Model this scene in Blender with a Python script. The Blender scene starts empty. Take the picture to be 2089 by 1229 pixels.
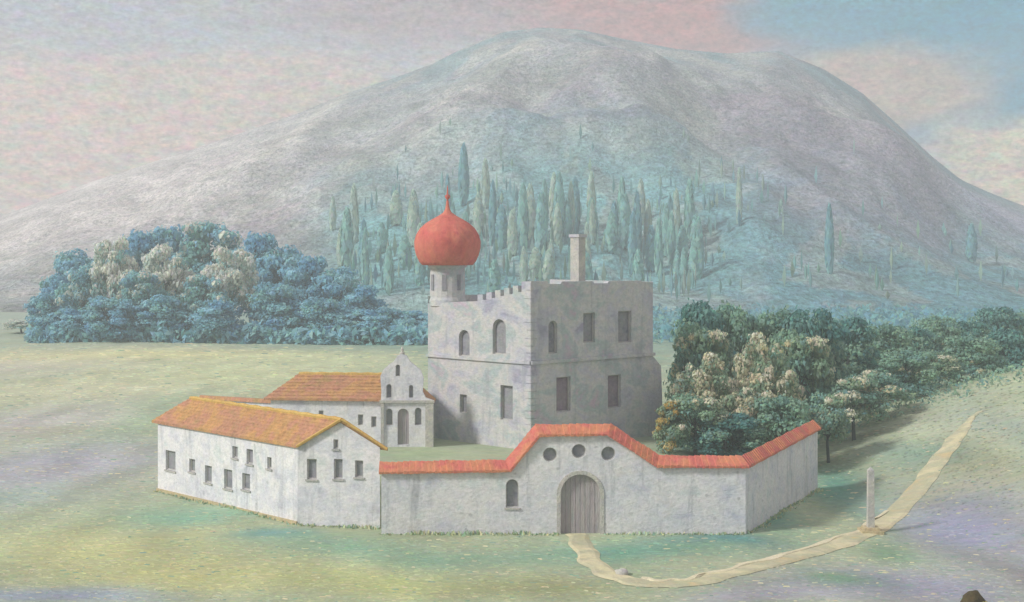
import bpy, math, random
from mathutils import Vector, noise
from mathutils.geometry import tessellate_polygon

S = bpy.context.scene
COL = S.collection
R = math.radians
random.seed(7)

# ------------------------------------------------------------------ camera
CH, F = 20.0, 2870.0                 # eye height (m); focal length in photo pixels
cam_d = bpy.data.cameras.new('camera')
cam = bpy.data.objects.new('camera', cam_d)
COL.objects.link(cam)
cam.location = (0, 0, CH)
cam.rotation_euler = (R(90), 0, 0)
cam_d.sensor_width = 36
cam_d.lens = 36 * F / 2089
cam_d.shift_y = -(614.5 - 500) / 2089
cam_d.clip_start = 0.5
cam_d.clip_end = 8000
S.camera = cam
S.view_settings.view_transform = 'Standard'
S.view_settings.look = 'None'
S.view_settings.gamma = 1
S.view_settings.exposure = 0.58
S.cycles.max_bounces = 6
S.cycles.volume_bounces = 1


def lin(r, g, b, k=1.0):
    def f(c):
        c /= 255.0
        return c / 12.92 if c <= 0.04045 else ((c + 0.055) / 1.055) ** 2.4
    return (f(r) * k, f(g) * k, f(b) * k, 1.0)


# ------------------------------------------------------------------ sun + sky
SUN_EL, SUN_AZ = R(36), math.atan2(-0.90, -0.42)      # direction to the sun: left, a little behind the eye
sun_dir = Vector((math.sin(SUN_AZ) * math.cos(SUN_EL), math.cos(SUN_AZ) * math.cos(SUN_EL), math.sin(SUN_EL)))
sd = bpy.data.lights.new('sun', 'SUN')
sd.energy = 2.3
sd.angle = R(10)
sd.color = (1.0, 0.96, 0.91)
so = bpy.data.objects.new('sun', sd)
COL.objects.link(so)
so.rotation_euler = (-sun_dir).to_track_quat('-Z', 'Y').to_euler()
so.location = (-100, -20, 120)

world = bpy.data.worlds.new('World')
S.world = world
world.use_nodes = True


class NT:
    """small helper to wire a node tree"""
    def __init__(self, tree):
        self.t = tree
        tree.nodes.clear()

    def n(self, typ, **kw):
        nd = self.t.nodes.new(typ)
        for k, v in kw.items():
            setattr(nd, k, v)
        return nd

    def link(self, a, b):
        self.t.links.new(a, b)

    def val(self, sock, v):
        if hasattr(v, 'is_output'):
            self.link(v, sock)
        else:
            sock.default_value = v

    def math(self, op, a, b=0.0, c=None):
        nd = self.n('ShaderNodeMath', operation=op)
        self.val(nd.inputs[0], a)
        self.val(nd.inputs[1], b)
        if c is not None:
            self.val(nd.inputs[2], c)
        return nd.outputs[0]

    def mix(self, fac, a, b, mode='MIX'):
        nd = self.n('ShaderNodeMix', data_type='RGBA', blend_type=mode)
        self.val(nd.inputs[0], fac)
        self.val(nd.inputs[6], a)
        self.val(nd.inputs[7], b)
        return nd.outputs[2]

    def noise(self, vec, scale, detail=3, rough=0.55, dist=0.0):
        nd = self.n('ShaderNodeTexNoise')
        if vec is not None:
            self.link(vec, nd.inputs['Vector'])
        nd.inputs['Scale'].default_value = scale
        nd.inputs['Detail'].default_value = detail
        nd.inputs['Roughness'].default_value = rough
        nd.inputs['Distortion'].default_value = dist
        return nd

    def mapping(self, vec, scale=(1, 1, 1), rot=(0, 0, 0), loc=(0, 0, 0)):
        nd = self.n('ShaderNodeMapping')
        self.link(vec, nd.inputs['Vector'])
        nd.inputs['Scale'].default_value = scale
        nd.inputs['Rotation'].default_value = rot
        nd.inputs['Location'].default_value = loc
        return nd.outputs[0]

    def smooth(self, v, a, b, lo=0.0, hi=1.0):
        nd = self.n('ShaderNodeMapRange', interpolation_type='SMOOTHSTEP')
        self.val(nd.inputs[0], v)
        nd.inputs[1].default_value = a
        nd.inputs[2].default_value = b
        nd.inputs[3].default_value = lo
        nd.inputs[4].default_value = hi
        return nd.outputs[0]


def build_world():
    N = NT(world.node_tree)
    tc = N.n('ShaderNodeTexCoord')
    d = tc.outputs['Generated']
    sky = N.n('ShaderNodeTexSky', sky_type='NISHITA')
    sky.sun_disc = False
    sky.sun_elevation = SUN_EL
    sky.sun_rotation = SUN_AZ
    sky.dust_density = 2.0
    # clouds: drifting banks, warped by noise, laid out over sky directions
    warp = N.noise(N.mapping(d, (1, 1, 2.2)), 7, 5, 0.6)
    wsub = N.n('ShaderNodeVectorMath', operation='MULTIPLY_ADD')
    N.link(warp.outputs['Color'], wsub.inputs[0])
    wsub.inputs[1].default_value = (0.16, 0.0, 0.075)
    wsub.inputs[2].default_value = (-0.08, 0.0, -0.0375)
    wadd = N.n('ShaderNodeVectorMath', operation='ADD')
    N.link(d, wadd.inputs[0])
    N.link(wsub.outputs[0], wadd.inputs[1])
    sp = N.n('ShaderNodeSeparateXYZ')
    N.link(wadd.outputs[0], sp.inputs[0])
    x, y, z = sp.outputs
    K = 7.5                                              # background strength is 0.1
    c = lin(184, 178, 184, K)

    def bank(c, px, py, rx, ry, col, s=1.0):
        cx, cz = (px - 1044.5) / F, (500 - py) / F
        a = N.math('DIVIDE', N.math('SUBTRACT', x, cx), rx / F)
        b = N.math('DIVIDE', N.math('SUBTRACT', z, cz), ry / F)
        r2 = N.math('ADD', N.math('MULTIPLY', a, a), N.math('MULTIPLY', b, b))
        m = N.math('MULTIPLY', N.smooth(r2, 0.15, 1.6, s, 0.0), N.math('GREATER_THAN', y, 0.0))
        return N.mix(m, c, col)
    c = bank(c, 150, -40, 800, 200, lin(170, 177, 186, K), 0.75)
    c = bank(c, 120, 300, 620, 170, lin(214, 190, 176, K), 0.95)
    c = bank(c, 520, 190, 420, 70, lin(206, 188, 172, K), 0.85)
    c = bank(c, 960, 20, 480, 90, lin(170, 148, 150, K), 0.8)
    c = bank(c, 1440, 55, 360, 80, lin(184, 130, 124, K), 0.95)
    c = bank(c, 1980, 120, 400, 230, lin(48, 140, 166, K), 1.0)
    c = bank(c, 1700, 10, 240, 70, lin(74, 146, 168, K), 0.95)
    c = bank(c, 1790, 190, 210, 90, lin(198, 170, 146, K), 0.85)
    c = bank(c, 2040, 340, 210, 90, lin(214, 200, 172, K), 0.95)
    # a blue break in the cloud, showing the clear sky itself
    clear = N.mix(0.6, sky.outputs[0], lin(150, 175, 195, K))
    gap = N.smooth(N.noise(N.mapping(d, (1, 1, 1.6), loc=(3.1, 0.4, 1.2)), 3.2, 5, 0.6).outputs[0], 0.52, 0.72, 0.0, 0.45)
    up = N.smooth(z, 0.2, 0.45, 0.0, 1.0)
    c = N.mix(N.math('MULTIPLY', gap, up), c, clear)
    # broken brush-like texture of the cloud
    t1 = N.noise(N.mapping(d, (1, 1, 3.4)), 34, 5, 0.65)
    t2 = N.noise(N.mapping(d, (1, 1, 1.9), rot=(0, R(-18), 0)), 240, 3, 0.7)
    t3 = N.noise(N.mapping(d, (1, 1, 2.6)), 70, 4, 0.7)
    c = N.mix(0.2, c, t3.outputs['Color'], 'SOFT_LIGHT')
    f = N.math('ADD', N.math('MULTIPLY', N.math('SUBTRACT', t1.outputs[0], 0.5), 0.6),
               N.math('MULTIPLY', N.math('SUBTRACT', t2.outputs[0], 0.5), 1.7))
    vm = N.n('ShaderNodeVectorMath', operation='SCALE')
    N.link(c, vm.inputs[0])
    N.link(N.math('ADD', f, 1.0), vm.inputs['Scale'])
    bg = N.n('ShaderNodeBackground')
    N.link(vm.outputs[0], bg.inputs[0])
    bg.inputs[1].default_value = 0.1
    out = N.n('ShaderNodeOutputWorld')
    N.link(bg.outputs[0], out.inputs[0])


build_world()

# ------------------------------------------------------------------ materials


def paint(name, cols, scale=0.4, stretch=(1, 1, 1), grain=5.0, gamt=0.22, bump=0.5, attr=False,
          local=False, rough=0.85, hue=0.25, rot=(0, 0, 0), specks=0.0, spec=0.15, leafy=False, streak=0.0):
    """matte surface whose own colour wanders between a few tones, with brushed grain and relief"""
    m = bpy.data.materials.new(name)
    m.use_nodes = True
    N = NT(m.node_tree)
    if local:
        v = N.n('ShaderNodeTexCoord').outputs['Object']
    else:
        v = N.n('ShaderNodeNewGeometry').outputs['Position']
    v = N.mapping(v, stretch, rot)
    n1 = N.noise(v, scale, 5, 0.6, 0.4)
    if attr:
        a = N.n('ShaderNodeVertexColor', layer_name='Col')
        c = a.outputs[0]
        if cols:
            k = N.smooth(n1.outputs[0], 0.5, 0.72, 0.0, 0.4)
            c = N.mix(k, c, cols[0])
    else:
        ramp = N.n('ShaderNodeValToRGB')
        ramp.color_ramp.interpolation = 'EASE'
        el = ramp.color_ramp.elements
        lo, hi = 0.30, 0.70
        while len(el) < len(cols):
            el.new(0.5)
        for i, cc in enumerate(cols):
            el[i].position = lo + (hi - lo) * i / max(1, len(cols) - 1)
            el[i].color = cc
        N.link(n1.outputs[0], ramp.inputs[0])
        c = ramp.outputs[0]
    n2 = N.noise(v, grain, 3, 0.7)
    n3 = N.noise(v, grain * 0.35, 4, 0.7)
    if hue:
        c = N.mix(hue, c, n3.outputs['Color'], 'SOFT_LIGHT')
    f = N.math('ADD', N.math('MULTIPLY', N.math('SUBTRACT', n2.outputs[0], 0.5), gamt * 4),
               N.math('MULTIPLY', N.math('SUBTRACT', n3.outputs[0], 0.5), gamt * 2))
    vm = N.n('ShaderNodeVectorMath', operation='SCALE')
    N.link(c, vm.inputs[0])
    N.link(N.math('MAXIMUM', N.math('ADD', f, 1.0), 0.3), vm.inputs['Scale'])
    c = vm.outputs[0]
    if streak:                                            # rain streaks and damp patches in the plaster
        st = N.noise(N.mapping(v, (1, 1, 0.10)), 1.1, 4, 0.65)
        c = N.mix(N.smooth(st.outputs[0], 0.52, 0.70, 0.0, streak * 2.2), c, lin(152, 156, 162))
        st2 = N.noise(v, 0.42, 5, 0.7)
        c = N.mix(N.smooth(st2.outputs[0], 0.55, 0.68, 0.0, streak * 1.6), c, lin(206, 200, 190))
    if specks:
        vo = N.n('ShaderNodeTexVoronoi')
        N.link(v, vo.inputs['Vector'])
        vo.inputs['Scale'].default_value = grain * 0.16
        k = N.smooth(vo.outputs['Distance'], 0.05, 0.13, specks, 0.0)
        c = N.mix(k, c, lin(95, 100, 98))
    b = N.n('ShaderNodeBsdfPrincipled')
    N.link(c, b.inputs['Base Color'])
    b.inputs['Roughness'].default_value = rough
    b.inputs['Specular IOR Level'].default_value = spec
    if bump:
        bp = N.n('ShaderNodeBump')
        bp.inputs['Strength'].default_value = bump
        bp.inputs['Distance'].default_value = 0.6 / grain
        N.link(N.math('ADD', n2.outputs[0], n3.outputs[0]), bp.inputs['Height'])
        N.link(bp.outputs[0], b.inputs['Normal'])
    o = N.n('ShaderNodeOutputMaterial')
    if leafy:
        tr = N.n('ShaderNodeBsdfTranslucent')
        N.link(c, tr.inputs[0])
        mx = N.n('ShaderNodeMixShader')
        mx.inputs[0].default_value = 0.45
        N.link(b.outputs[0], mx.inputs[1])
        N.link(tr.outputs[0], mx.inputs[2])
        N.link(mx.outputs[0], o.inputs[0])
    else:
        N.link(b.outputs[0], o.inputs[0])
    return m


M = {}
M['white'] = paint('limewash', [lin(192, 194, 204), lin(214, 216, 222), lin(226, 226, 226), lin(206, 214, 214)], 0.5, (1, 1, 1.2), 4.2, 0.16, 0.3, specks=0.3, streak=0.22)
M['wall'] = paint('courtyard_plaster', [lin(192, 196, 208), lin(212, 214, 218), lin(220, 220, 220), lin(204, 214, 214)], 0.35, (1, 1, 1.3), 4.2, 0.16, 0.3, specks=0.3, streak=0.25)
M['stone'] = paint('castle_stone', [lin(162, 162, 178), lin(184, 186, 194), lin(196, 196, 194), lin(172, 184, 184), lin(188, 176, 186)], 0.3, (1, 1, 1.4), 3.2, 0.15, 0.3, specks=0.15, streak=0.22)
M['dome'] = paint('red_dome', [lin(186, 94, 88), lin(200, 110, 98), lin(206, 124, 106), lin(190, 98, 96)], 0.6, (1, 1, .6), 4.0, 0.12, 0.4)
M['coping'] = paint('red_coping', [lin(198, 118, 98), lin(208, 138, 106), lin(202, 114, 104), lin(190, 132, 108)], 0.5, (1, 1, 1), 4.0, 0.14, 0.5)
M['roof'] = paint('ochre_tiles', [lin(178, 136, 96), lin(192, 150, 100), lin(186, 138, 110), lin(172, 142, 100)], 0.45, (1, 1, 1), 4.0, 0.25, 0.7)
M['ridge'] = paint('ochre_ridge', [lin(206, 176, 104), lin(196, 160, 92)], 0.5, (1, 1, 1), 4.0, 0.18, 0.5)
M['pane'] = paint('window_pane', [lin(124, 126, 136), lin(146, 147, 152), lin(136, 142, 142)], 0.8, (1, 1, 1), 4.0, 0.16, 0.3, rough=0.6)
M['pane_warm'] = paint('shutter_board', [lin(132, 122, 132), lin(150, 140, 146)], 0.8, (1, 1, 1), 4.0, 0.16, 0.3)
M['frame'] = paint('window_frame', [lin(172, 172, 170), lin(190, 188, 180)], 0.8, (1, 1, 1), 5.0, 0.16, 0.4)
M['door'] = paint('weathered_door', [lin(158, 154, 160), lin(172, 166, 166), lin(164, 166, 164)], 0.9, (3, 3, .4), 4.0, 0.12, 0.5)
M['pale'] = paint('pale_stone', [lin(178, 178, 176), lin(200, 198, 186)], 0.8, (1, 1, 1), 6.0, 0.18, 0.7)
M['ochre'] = paint('ochre_stone', [lin(186, 172, 138), lin(202, 188, 150)], 0.8, (1, 1, 1), 6.0, 0.18, 0.7)
M['cream'] = paint('cream_highlight', [lin(212, 204, 172), lin(222, 214, 184)], 0.8, (1, 1, 1), 4.0, 0.16, 0.4)
M['dark'] = paint('dark_rock', [lin(58, 52, 38), lin(84, 74, 50), lin(46, 42, 36)], 1.6, (1, 1, 1), 8.0, 0.2, 0.7)
M['lichen'] = paint('yellow_moss', [lin(176, 158, 84), lin(150, 140, 80)], 1.6, (1, 1, 1), 8.0, 0.2, 0.7)
M['bark'] = paint('bark', [lin(70, 78, 82), lin(92, 96, 94)], 1.2, (1, 1, .3), 5.0, 0.2, 0.7, local=True)
M['leaf'] = paint('leaf', [], 0.6, (1, 1, 1), 2.2, 0.16, 0.0, attr=True, local=True, hue=0.2, leafy=True)
M['ground'] = paint('meadow', [lin(178, 172, 140)], 0.12, (0.6, 1.1, 1), 2.0, 0.15, 0.25, attr=True, hue=0.28, specks=0.1)
M['grass'] = paint('grass_blade', [], 0.3, (1, 1, 1), 2.0, 0.10, 0.0, attr=True)
M['hill'] = paint('hillside', [lin(176, 170, 168)], 0.02, (1, .45, 1.6), 0.62, 0.62, 1.2, attr=True, hue=0.35, specks=0.2)
M['path'] = paint('path_earth', [lin(196, 186, 150), lin(212, 204, 168), lin(186, 184, 154), lin(204, 186, 144)], 0.25, (1, 1, 1), 3.0, 0.10, 0.3)


# ------------------------------------------------------------------ building blocks


def pt(px, py, Y):
    """photo pixel at distance Y -> world point"""
    return Vector(((px - 1044.5) / F * Y, Y, CH - (py - 500) / F * Y))


def tag(o, label=None, cat=None, group=None, kind=None):
    if label: o['label'] = label
    if cat: o['category'] = cat
    if group: o['group'] = group
    if kind: o['kind'] = kind
    return o


def thing(name, loc, label, cat, group=None):
    o = bpy.data.objects.new(name, None)
    o.empty_display_size = 0.3
    COL.objects.link(o)
    o.location = loc
    return tag(o, label, cat, group)


class MB:
    def __init__(self):
        self.v, self.f, self.c = [], [], []

    def add(self, vs, fs, col=None):
        b = len(self.v)
        self.v += [tuple(p) for p in vs]
        for f in fs:
            self.f.append(tuple(b + i for i in f))
            self.c.append(col)

    def quad(self, a, b, c, d, col=None):
        self.add((a, b, c, d), ((0, 1, 2, 3),), col)

    def hexa(self, p):
        """8 corners: bottom ring then top ring"""
        self.add(p, ((3, 2, 1, 0), (4, 5, 6, 7), (0, 1, 5, 4), (1, 2, 6, 5), (2, 3, 7, 6), (3, 0, 4, 7)))

    def obox(self, o, u, n, w, d, h, z=Vector((0, 0, 1))):
        """box from corner o along u (w), n (d), z (h)"""
        o, u, n = Vector(o), Vector(u), Vector(n)
        a = [o, o + u * w, o + u * w + n * d, o + n * d]
        self.hexa(a + [p + z * h for p in a])

    def lathe(self, cx, cy, prof, seg=24, wob=0.0):
        rings = []
        for r, z in prof:
            rings.append([Vector((cx + r * (1 - wob * (k % 4 == 0)) * math.cos(2 * math.pi * k / seg),
                                  cy + r * (1 - wob * (k % 4 == 0)) * math.sin(2 * math.pi * k / seg), z)) for k in range(seg)])
        vs = [p for r in rings for p in r]
        fs = []
        for i in range(len(prof) - 1):
            for k in range(seg):
                k2 = (k + 1) % seg
                fs.append((i * seg + k, i * seg + k2, (i + 1) * seg + k2, (i + 1) * seg + k))
        fs.append(tuple(range(seg))[::-1])
        fs.append(tuple((len(prof) - 1) * seg + k for k in range(seg)))
        self.add(vs, fs)

    def tube(self, pts, rads, seg=7):
        rings = []
        for i, p in enumerate(pts):
            p = Vector(p)
            q = Vector(pts[min(i + 1, len(pts) - 1)]) - Vector(pts[max(i - 1, 0)])
            q.normalize()
            a = q.orthogonal().normalized()
            b = q.cross(a)
            rings.append([p + (a * math.cos(2 * math.pi * k / seg) + b * math.sin(2 * math.pi * k / seg)) * rads[i] for k in range(seg)])
        vs = [p for r in rings for p in r]
        fs = [(i * seg + k, i * seg + (k + 1) % seg, (i + 1) * seg + (k + 1) % seg, (i + 1) * seg + k) for i in range(len(pts) - 1) for k in range(seg)]
        fs += [tuple(range(seg))[::-1], tuple((len(pts) - 1) * seg + k for k in range(seg))]
        self.add(vs, fs)

    def build(self, name, mat, parent=None, smooth=False, fix=True):
        me = bpy.data.meshes.new(name)
        off = Vector((0, 0, 0))
        p = parent
        while p is not None:
            off += p.location
            p = p.parent
        me.from_pydata([tuple(Vector(q) - off) for q in self.v], [], self.f)
        if any(c is not None for c in self.c):
            at = me.color_attributes.new('Col', 'FLOAT_COLOR', 'CORNER')
            buf = []
            for pl, c in zip(me.polygons, self.c):
                c = c or (0.5, 0.5, 0.5, 1)
                buf += list(c) * pl.loop_total
            at.data.foreach_set('color', buf)
        if fix:
            import bmesh
            bm = bmesh.new()
            bm.from_mesh(me)
            bmesh.ops.recalc_face_normals(bm, faces=bm.faces)
            bm.to_mesh(me)
            bm.free()
        if smooth:
            me.polygons.foreach_set('use_smooth', [True] * len(me.polygons))
        me.materials.append(mat)
        o = bpy.data.objects.new(name, me)
        COL.objects.link(o)
        if parent is not None:
            o.parent = parent
        return o


def rect(u0, z0, u1, z1):
    return [(u0, z0), (u1, z0), (u1, z1), (u0, z1)]


def arch(u0, z0, u1, z1, n=10):
    r = (u1 - u0) / 2
    return [(u0, z0), (u1, z0)] + [((u0 + u1) / 2 + r * math.cos(math.pi * i / n), z1 - r + r * math.sin(math.pi * i / n)) for i in range(n + 1)]


def circ(u, z, r, n=16):
    return [(u + r * math.cos(2 * math.pi * i / n), z + r * math.sin(2 * math.pi * i / n)) for i in range(n)]


class Face:
    """an upright wall plane: origin o, horizontal direction u, outward normal n"""
    def __init__(self, a, b):
        self.o = Vector((a[0], a[1], 0))
        d = Vector((b[0] - a[0], b[1] - a[1], 0))
        self.w = d.length
        self.u = d.normalized()
        self.n = Vector((self.u.y, -self.u.x, 0))         # right-hand side of a->b, towards the eye when a is on the left

    def p(self, u, z, d=0.0):
        return self.o + self.u * u + self.n * d + Vector((0, 0, z))

    def from_px(self, px, py):
        """where the eye ray through a photo pixel meets this plane -> (u, z)"""
        r = Vector(((px - 1044.5) / F, 1, -(py - 500) / F))
        k = (self.o - Vector((0, 0, CH))).dot(self.n) / r.dot(self.n)
        q = Vector((0, 0, CH)) + r * k
        return (q - self.o).dot(self.u), q.z

    def panel(self, mb, outer, holes=(), d=0.0, reveal=0.3):
        loops = [[self.p(u, z, d) for u, z in outer]] + [[self.p(u, z, d) for u, z in h] for h in holes]
        flat = [q for l in loops for q in l]
        mb.add(flat, tessellate_polygon(loops))
        for h in holes:
            for i in range(len(h)):
                a, b = h[i], h[(i + 1) % len(h)]
                mb.quad(self.p(*a, d), self.p(*b, d), self.p(*b, d - reveal), self.p(*a, d - reveal))

    def window(self, shape, parent, mat='pane', reveal=0.3, d=0.0, bars=True, name='window', sill=True, fw=0.09):
        """frame set in the reveal, its pane a sub-part"""
        us = [q[0] for q in shape]
        zs = [q[1] for q in shape]
        cu, cz = (min(us) + max(us)) / 2, (min(zs) + max(zs)) / 2
        w, h = max(us) - min(us), max(zs) - min(zs)
        inner = [(cu + (u - cu) * (1 - 2 * fw / w), cz + (z - cz) * (1 - 2 * fw / h)) for u, z in shape]
        f = MB()
        self.panel(f, shape, [inner], d - reveal * 0.55, 0.08)
        if bars:
            t = 0.035
            a = self.p(cu - t, min(zs) + fw, d - reveal * 0.62)
            f.obox(a, self.u, self.n, 2 * t, 0.03, h - 2 * fw)
            a = self.p(min(us) + fw, cz - t, d - reveal * 0.62)
            f.obox(a, self.u, self.n, w - 2 * fw, 0.03, 2 * t)
        if sill:
            f.obox(self.p(min(us) - 0.1, min(zs) - 0.12, d - 0.04), self.u, self.n, w + 0.2, 0.14, 0.12)
        fo = f.build(name, M['frame'], parent, fix=True)
        g = MB()
        g.add([self.p(u, z, d - reveal * 0.8) for u, z in shape], [tuple(range(len(shape)))])
        g.build('pane' if mat == 'pane' else 'shutter', M[mat], fo)
        return fo


# ------------------------------------------------------------------ terrain


def sm(v, a, b):
    k = min(1, max(0, (v - a) / (b - a)))
    return k * k * (3 - 2 * k)


def terrain(x, y):
    z = 2.2 * sm(y, 102, 112) * (1 - sm(y, 150, 210)) * sm(x, -24, -13) * (1 - sm(x, 13, 23))
    k = max(0.0, x - 27.0)
    z += 0.30 * (math.sqrt(k * k + 9) - 3) * sm(y, 84, 112) * (1 - sm(y, 142, 185)) * (1 - sm(x, 90, 160) * 0.6)
    z += noise.noise((x * 0.016, y * 0.016, 3.3)) * 0.9 * sm(y, 150, 260)
    z += noise.noise((x * 0.06, y * 0.06, 8.3)) * 0.22 * (1 - sm(x, -34, -30) * (1 - sm(x, 30, 40)) * sm(y, 84, 92))
    return z


def ground_at(px, py):
    t, e = (px - 1044.5) / F, (py - 500) / F
    Y = 60.0
    while Y < 900:
        if CH - e * Y <= terrain(t * Y, Y):
            break
        Y += 0.25
    return Vector((t * Y, Y, terrain(t * Y, Y)))


PATCH = [  # land cover: photo position, radii (photo px) and the colour of what grows there; teal along the walls also paints in their shade
    (60, 745, 300, 30, (196, 190, 184)), (320, 724, 420, 12, (210, 204, 164)), (480, 765, 300, 30, (198, 200, 168)), (640, 740, 200, 14, (196, 200, 170)), (180, 800, 220, 24, (204, 200, 178)),
    (90, 850, 200, 45, (180, 184, 172)), (280, 860, 70, 60, (164, 180, 160)), (110, 955, 220, 56, (172, 168, 192)), (70, 860, 130, 34, (188, 182, 188)), (40, 1015, 90, 25, (158, 170, 172)),
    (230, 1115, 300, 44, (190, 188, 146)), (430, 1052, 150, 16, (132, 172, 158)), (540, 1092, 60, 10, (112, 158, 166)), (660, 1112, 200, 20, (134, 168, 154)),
    (900, 1128, 170, 17, (134, 164, 148)), (380, 1175, 300, 40, (188, 184, 140)), (60, 1222, 270, 18, (150, 158, 186)),
    (780, 1185, 220, 34, (178, 180, 134)), (1050, 1205, 170, 26, (160, 162, 128)), (900, 1085, 130, 8, (160, 166, 138)),
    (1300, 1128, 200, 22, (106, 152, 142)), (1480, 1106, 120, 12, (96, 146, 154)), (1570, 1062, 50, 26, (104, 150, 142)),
    (1740, 1010, 70, 60, (124, 154, 138)), (1690, 985, 60, 30, (100, 146, 138)), (1560, 1195, 170, 26, (146, 150, 142)),
    (1820, 1190, 200, 50, (148, 144, 176)), (2010, 1080, 130, 80, (152, 150, 192)), (1990, 880, 130, 44, (184, 186, 172)), (1600, 1225, 160, 18, (160, 156, 178)), (1940, 950, 90, 50, (158, 160, 142)),
    (2060, 870, 70, 40, (160, 170, 164)), (1720, 1180, 60, 18, (110, 148, 126)), (1830, 1120, 50, 20, (118, 150, 130)), (1840, 930, 60, 24, (138, 160, 152)),
    (820, 925, 90, 10, (168, 182, 154)), (1420, 915, 60, 14, (96, 140, 160)), (2080, 1190, 60, 50, (140, 135, 152)),
]
WP = []
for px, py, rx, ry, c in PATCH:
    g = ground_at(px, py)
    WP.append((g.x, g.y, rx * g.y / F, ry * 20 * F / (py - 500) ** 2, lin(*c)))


def gcol(x, y):
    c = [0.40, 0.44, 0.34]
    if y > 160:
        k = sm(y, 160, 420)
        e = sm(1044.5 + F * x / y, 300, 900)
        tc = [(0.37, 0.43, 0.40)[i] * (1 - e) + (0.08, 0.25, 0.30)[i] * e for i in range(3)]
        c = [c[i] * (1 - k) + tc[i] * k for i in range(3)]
    wx = x + 3.0 * noise.noise((x * 0.12, y * 0.07, 1.0))
    wy = y + 3.5 * noise.noise((x * 0.10, y * 0.06, 5.0))
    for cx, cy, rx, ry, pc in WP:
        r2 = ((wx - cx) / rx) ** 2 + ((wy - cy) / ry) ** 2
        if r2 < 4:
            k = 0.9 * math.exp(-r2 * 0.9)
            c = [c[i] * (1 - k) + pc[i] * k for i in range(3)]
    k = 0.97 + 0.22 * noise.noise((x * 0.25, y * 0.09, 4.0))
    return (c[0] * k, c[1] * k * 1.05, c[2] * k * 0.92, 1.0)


def axis(lo, d0, d1, hi, fine, grow):
    out = [d0 + fine * i for i in range(int((d1 - d0) / fine) + 1)]
    s, v = fine, out[-1]
    while v < hi:
        s *= grow
        v = min(hi, v + s)
        out.append(v)
    s, v = fine, d0
    pre = []
    while v > lo:
        s *= grow
        v = max(lo, v - s)
        pre.append(v)
    return pre[::-1] + out


def sheet(name, xs, ys, zf, cf, mat):
    me = bpy.data.meshes.new(name)
    nx = len(xs)
    vs = [(x, y, zf(x, y)) for y in ys for x in xs]
    fs = [(j * nx + i, j * nx + i + 1, (j + 1) * nx + i + 1, (j + 1) * nx + i) for j in range(len(ys) - 1) for i in range(nx - 1)]
    me.from_pydata(vs, [], fs)
    if cf:
        at = me.color_attributes.new('Col', 'FLOAT_COLOR', 'POINT')
        buf = []
        for v in vs:
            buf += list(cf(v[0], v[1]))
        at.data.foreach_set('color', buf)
    me.polygons.foreach_set('use_smooth', [True] * len(me.polygons))
    me.materials.append(mat)
    o = bpy.data.objects.new(name, me)
    COL.objects.link(o)
    return o


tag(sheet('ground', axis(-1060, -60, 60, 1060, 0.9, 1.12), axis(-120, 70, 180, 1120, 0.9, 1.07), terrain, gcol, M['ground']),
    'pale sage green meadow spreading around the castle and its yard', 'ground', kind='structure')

# ------------------------------------------------------------------ the hills
RIDGE = [(-1800, 470), (-900, 470), (-300, 475), (0, 442), (200, 366), (400, 302), (500, 268), (620, 226), (700, 192), (800, 160), (880, 130), (950, 95), (1020, 66),
         (1100, 55), (1180, 59), (1260, 76), (1380, 99), (1480, 108), (1590, 103), (1680, 140), (1760, 190), (1830, 252), (1900, 318), (1960, 366), (2020, 393),
         (2089, 420), (2500, 478), (3200, 470), (4000, 470)]
YR = 900.0


def prof(px, P):
    for (a, b), (c, d) in zip(P, P[1:]):
        if a <= px <= c:
            k = (px - a) / (c - a)
            return b + (d - b) * k
    return P[-1][1]


SPURS = [  # crest lines on the hillside: photo points with distance, half width (m), height (m)
    ([(1150, 70, 880), (1060, 170, 800), (950, 275, 730), (860, 360, 650)], 30, 14),
    ([(1590, 110, 880), (1700, 260, 800), (1800, 330, 740), (1860, 420, 640)], 34, 12),
    ([(1380, 110, 870), (1330, 220, 800), (1310, 340, 690)], 30, 10),
    ([(700, 200, 880), (600, 290, 780), (520, 350, 700)], 36, 9),
    ([(1040, 372, 640), (1110, 346, 640), (1310, 344, 640)], 22, 12),
    ([(1620, 330, 700), (1760, 350, 690), (1960, 400, 690)], 26, 9),
]
SPW = [([Vector(((q[0] - 1044.5) / F * q[2], q[2])) for q in l], w, h) for l, w, h in SPURS]


def seg_d(p, a, b):
    ab = b - a
    k = max(0, min(1, (p - a).dot(ab) / ab.length_squared))
    return (p - a - ab * k).length


def hill_z(x, y):
    px = 1044.5 + F * x / y
    zr = CH + (500 - prof(px, RIDGE)) * YR / F
    if y <= YR:
        k = max(0, (y - 400) / (YR - 400))
        s = 0.60 * sm(k, -0.12, 1.0) + 0.40 * k * k
        s = (s - 0.6 * sm(0, -0.12, 1)) / (1 - 0.6 * sm(0, -0.12, 1))
    else:
        k = max(0.0, 1 - (y - YR) / 200)
        s = sm(k, 0, 1)
    fade = sm(y, 400, 520) * (1 - sm(y, 760, 880))
    z = zr * s
    z += fade * 3.2 * (1 - abs(noise.noise((x * 0.028 + 0.004 * y, y * 0.004, 12.0))) * 2) * sm(zr, 20, 80)
    z += fade * zr * 0.075 * noise.fractal((x * 0.011 + 4, y * 0.006, 2.0), 0.8, 2.1, 5)
    p = Vector((x, y))
    for l, w, h in SPW:
        d = min(seg_d(p, a, b) for a, b in zip(l, l[1:]))
        if d < w * 3:
            z += h * math.exp(-(d / w) ** 2) * sm(y, 400, 480) * (1 - sm(y, 720, 850))
    return z - 1.5 * (1 - sm(y, 400, 430))


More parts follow.
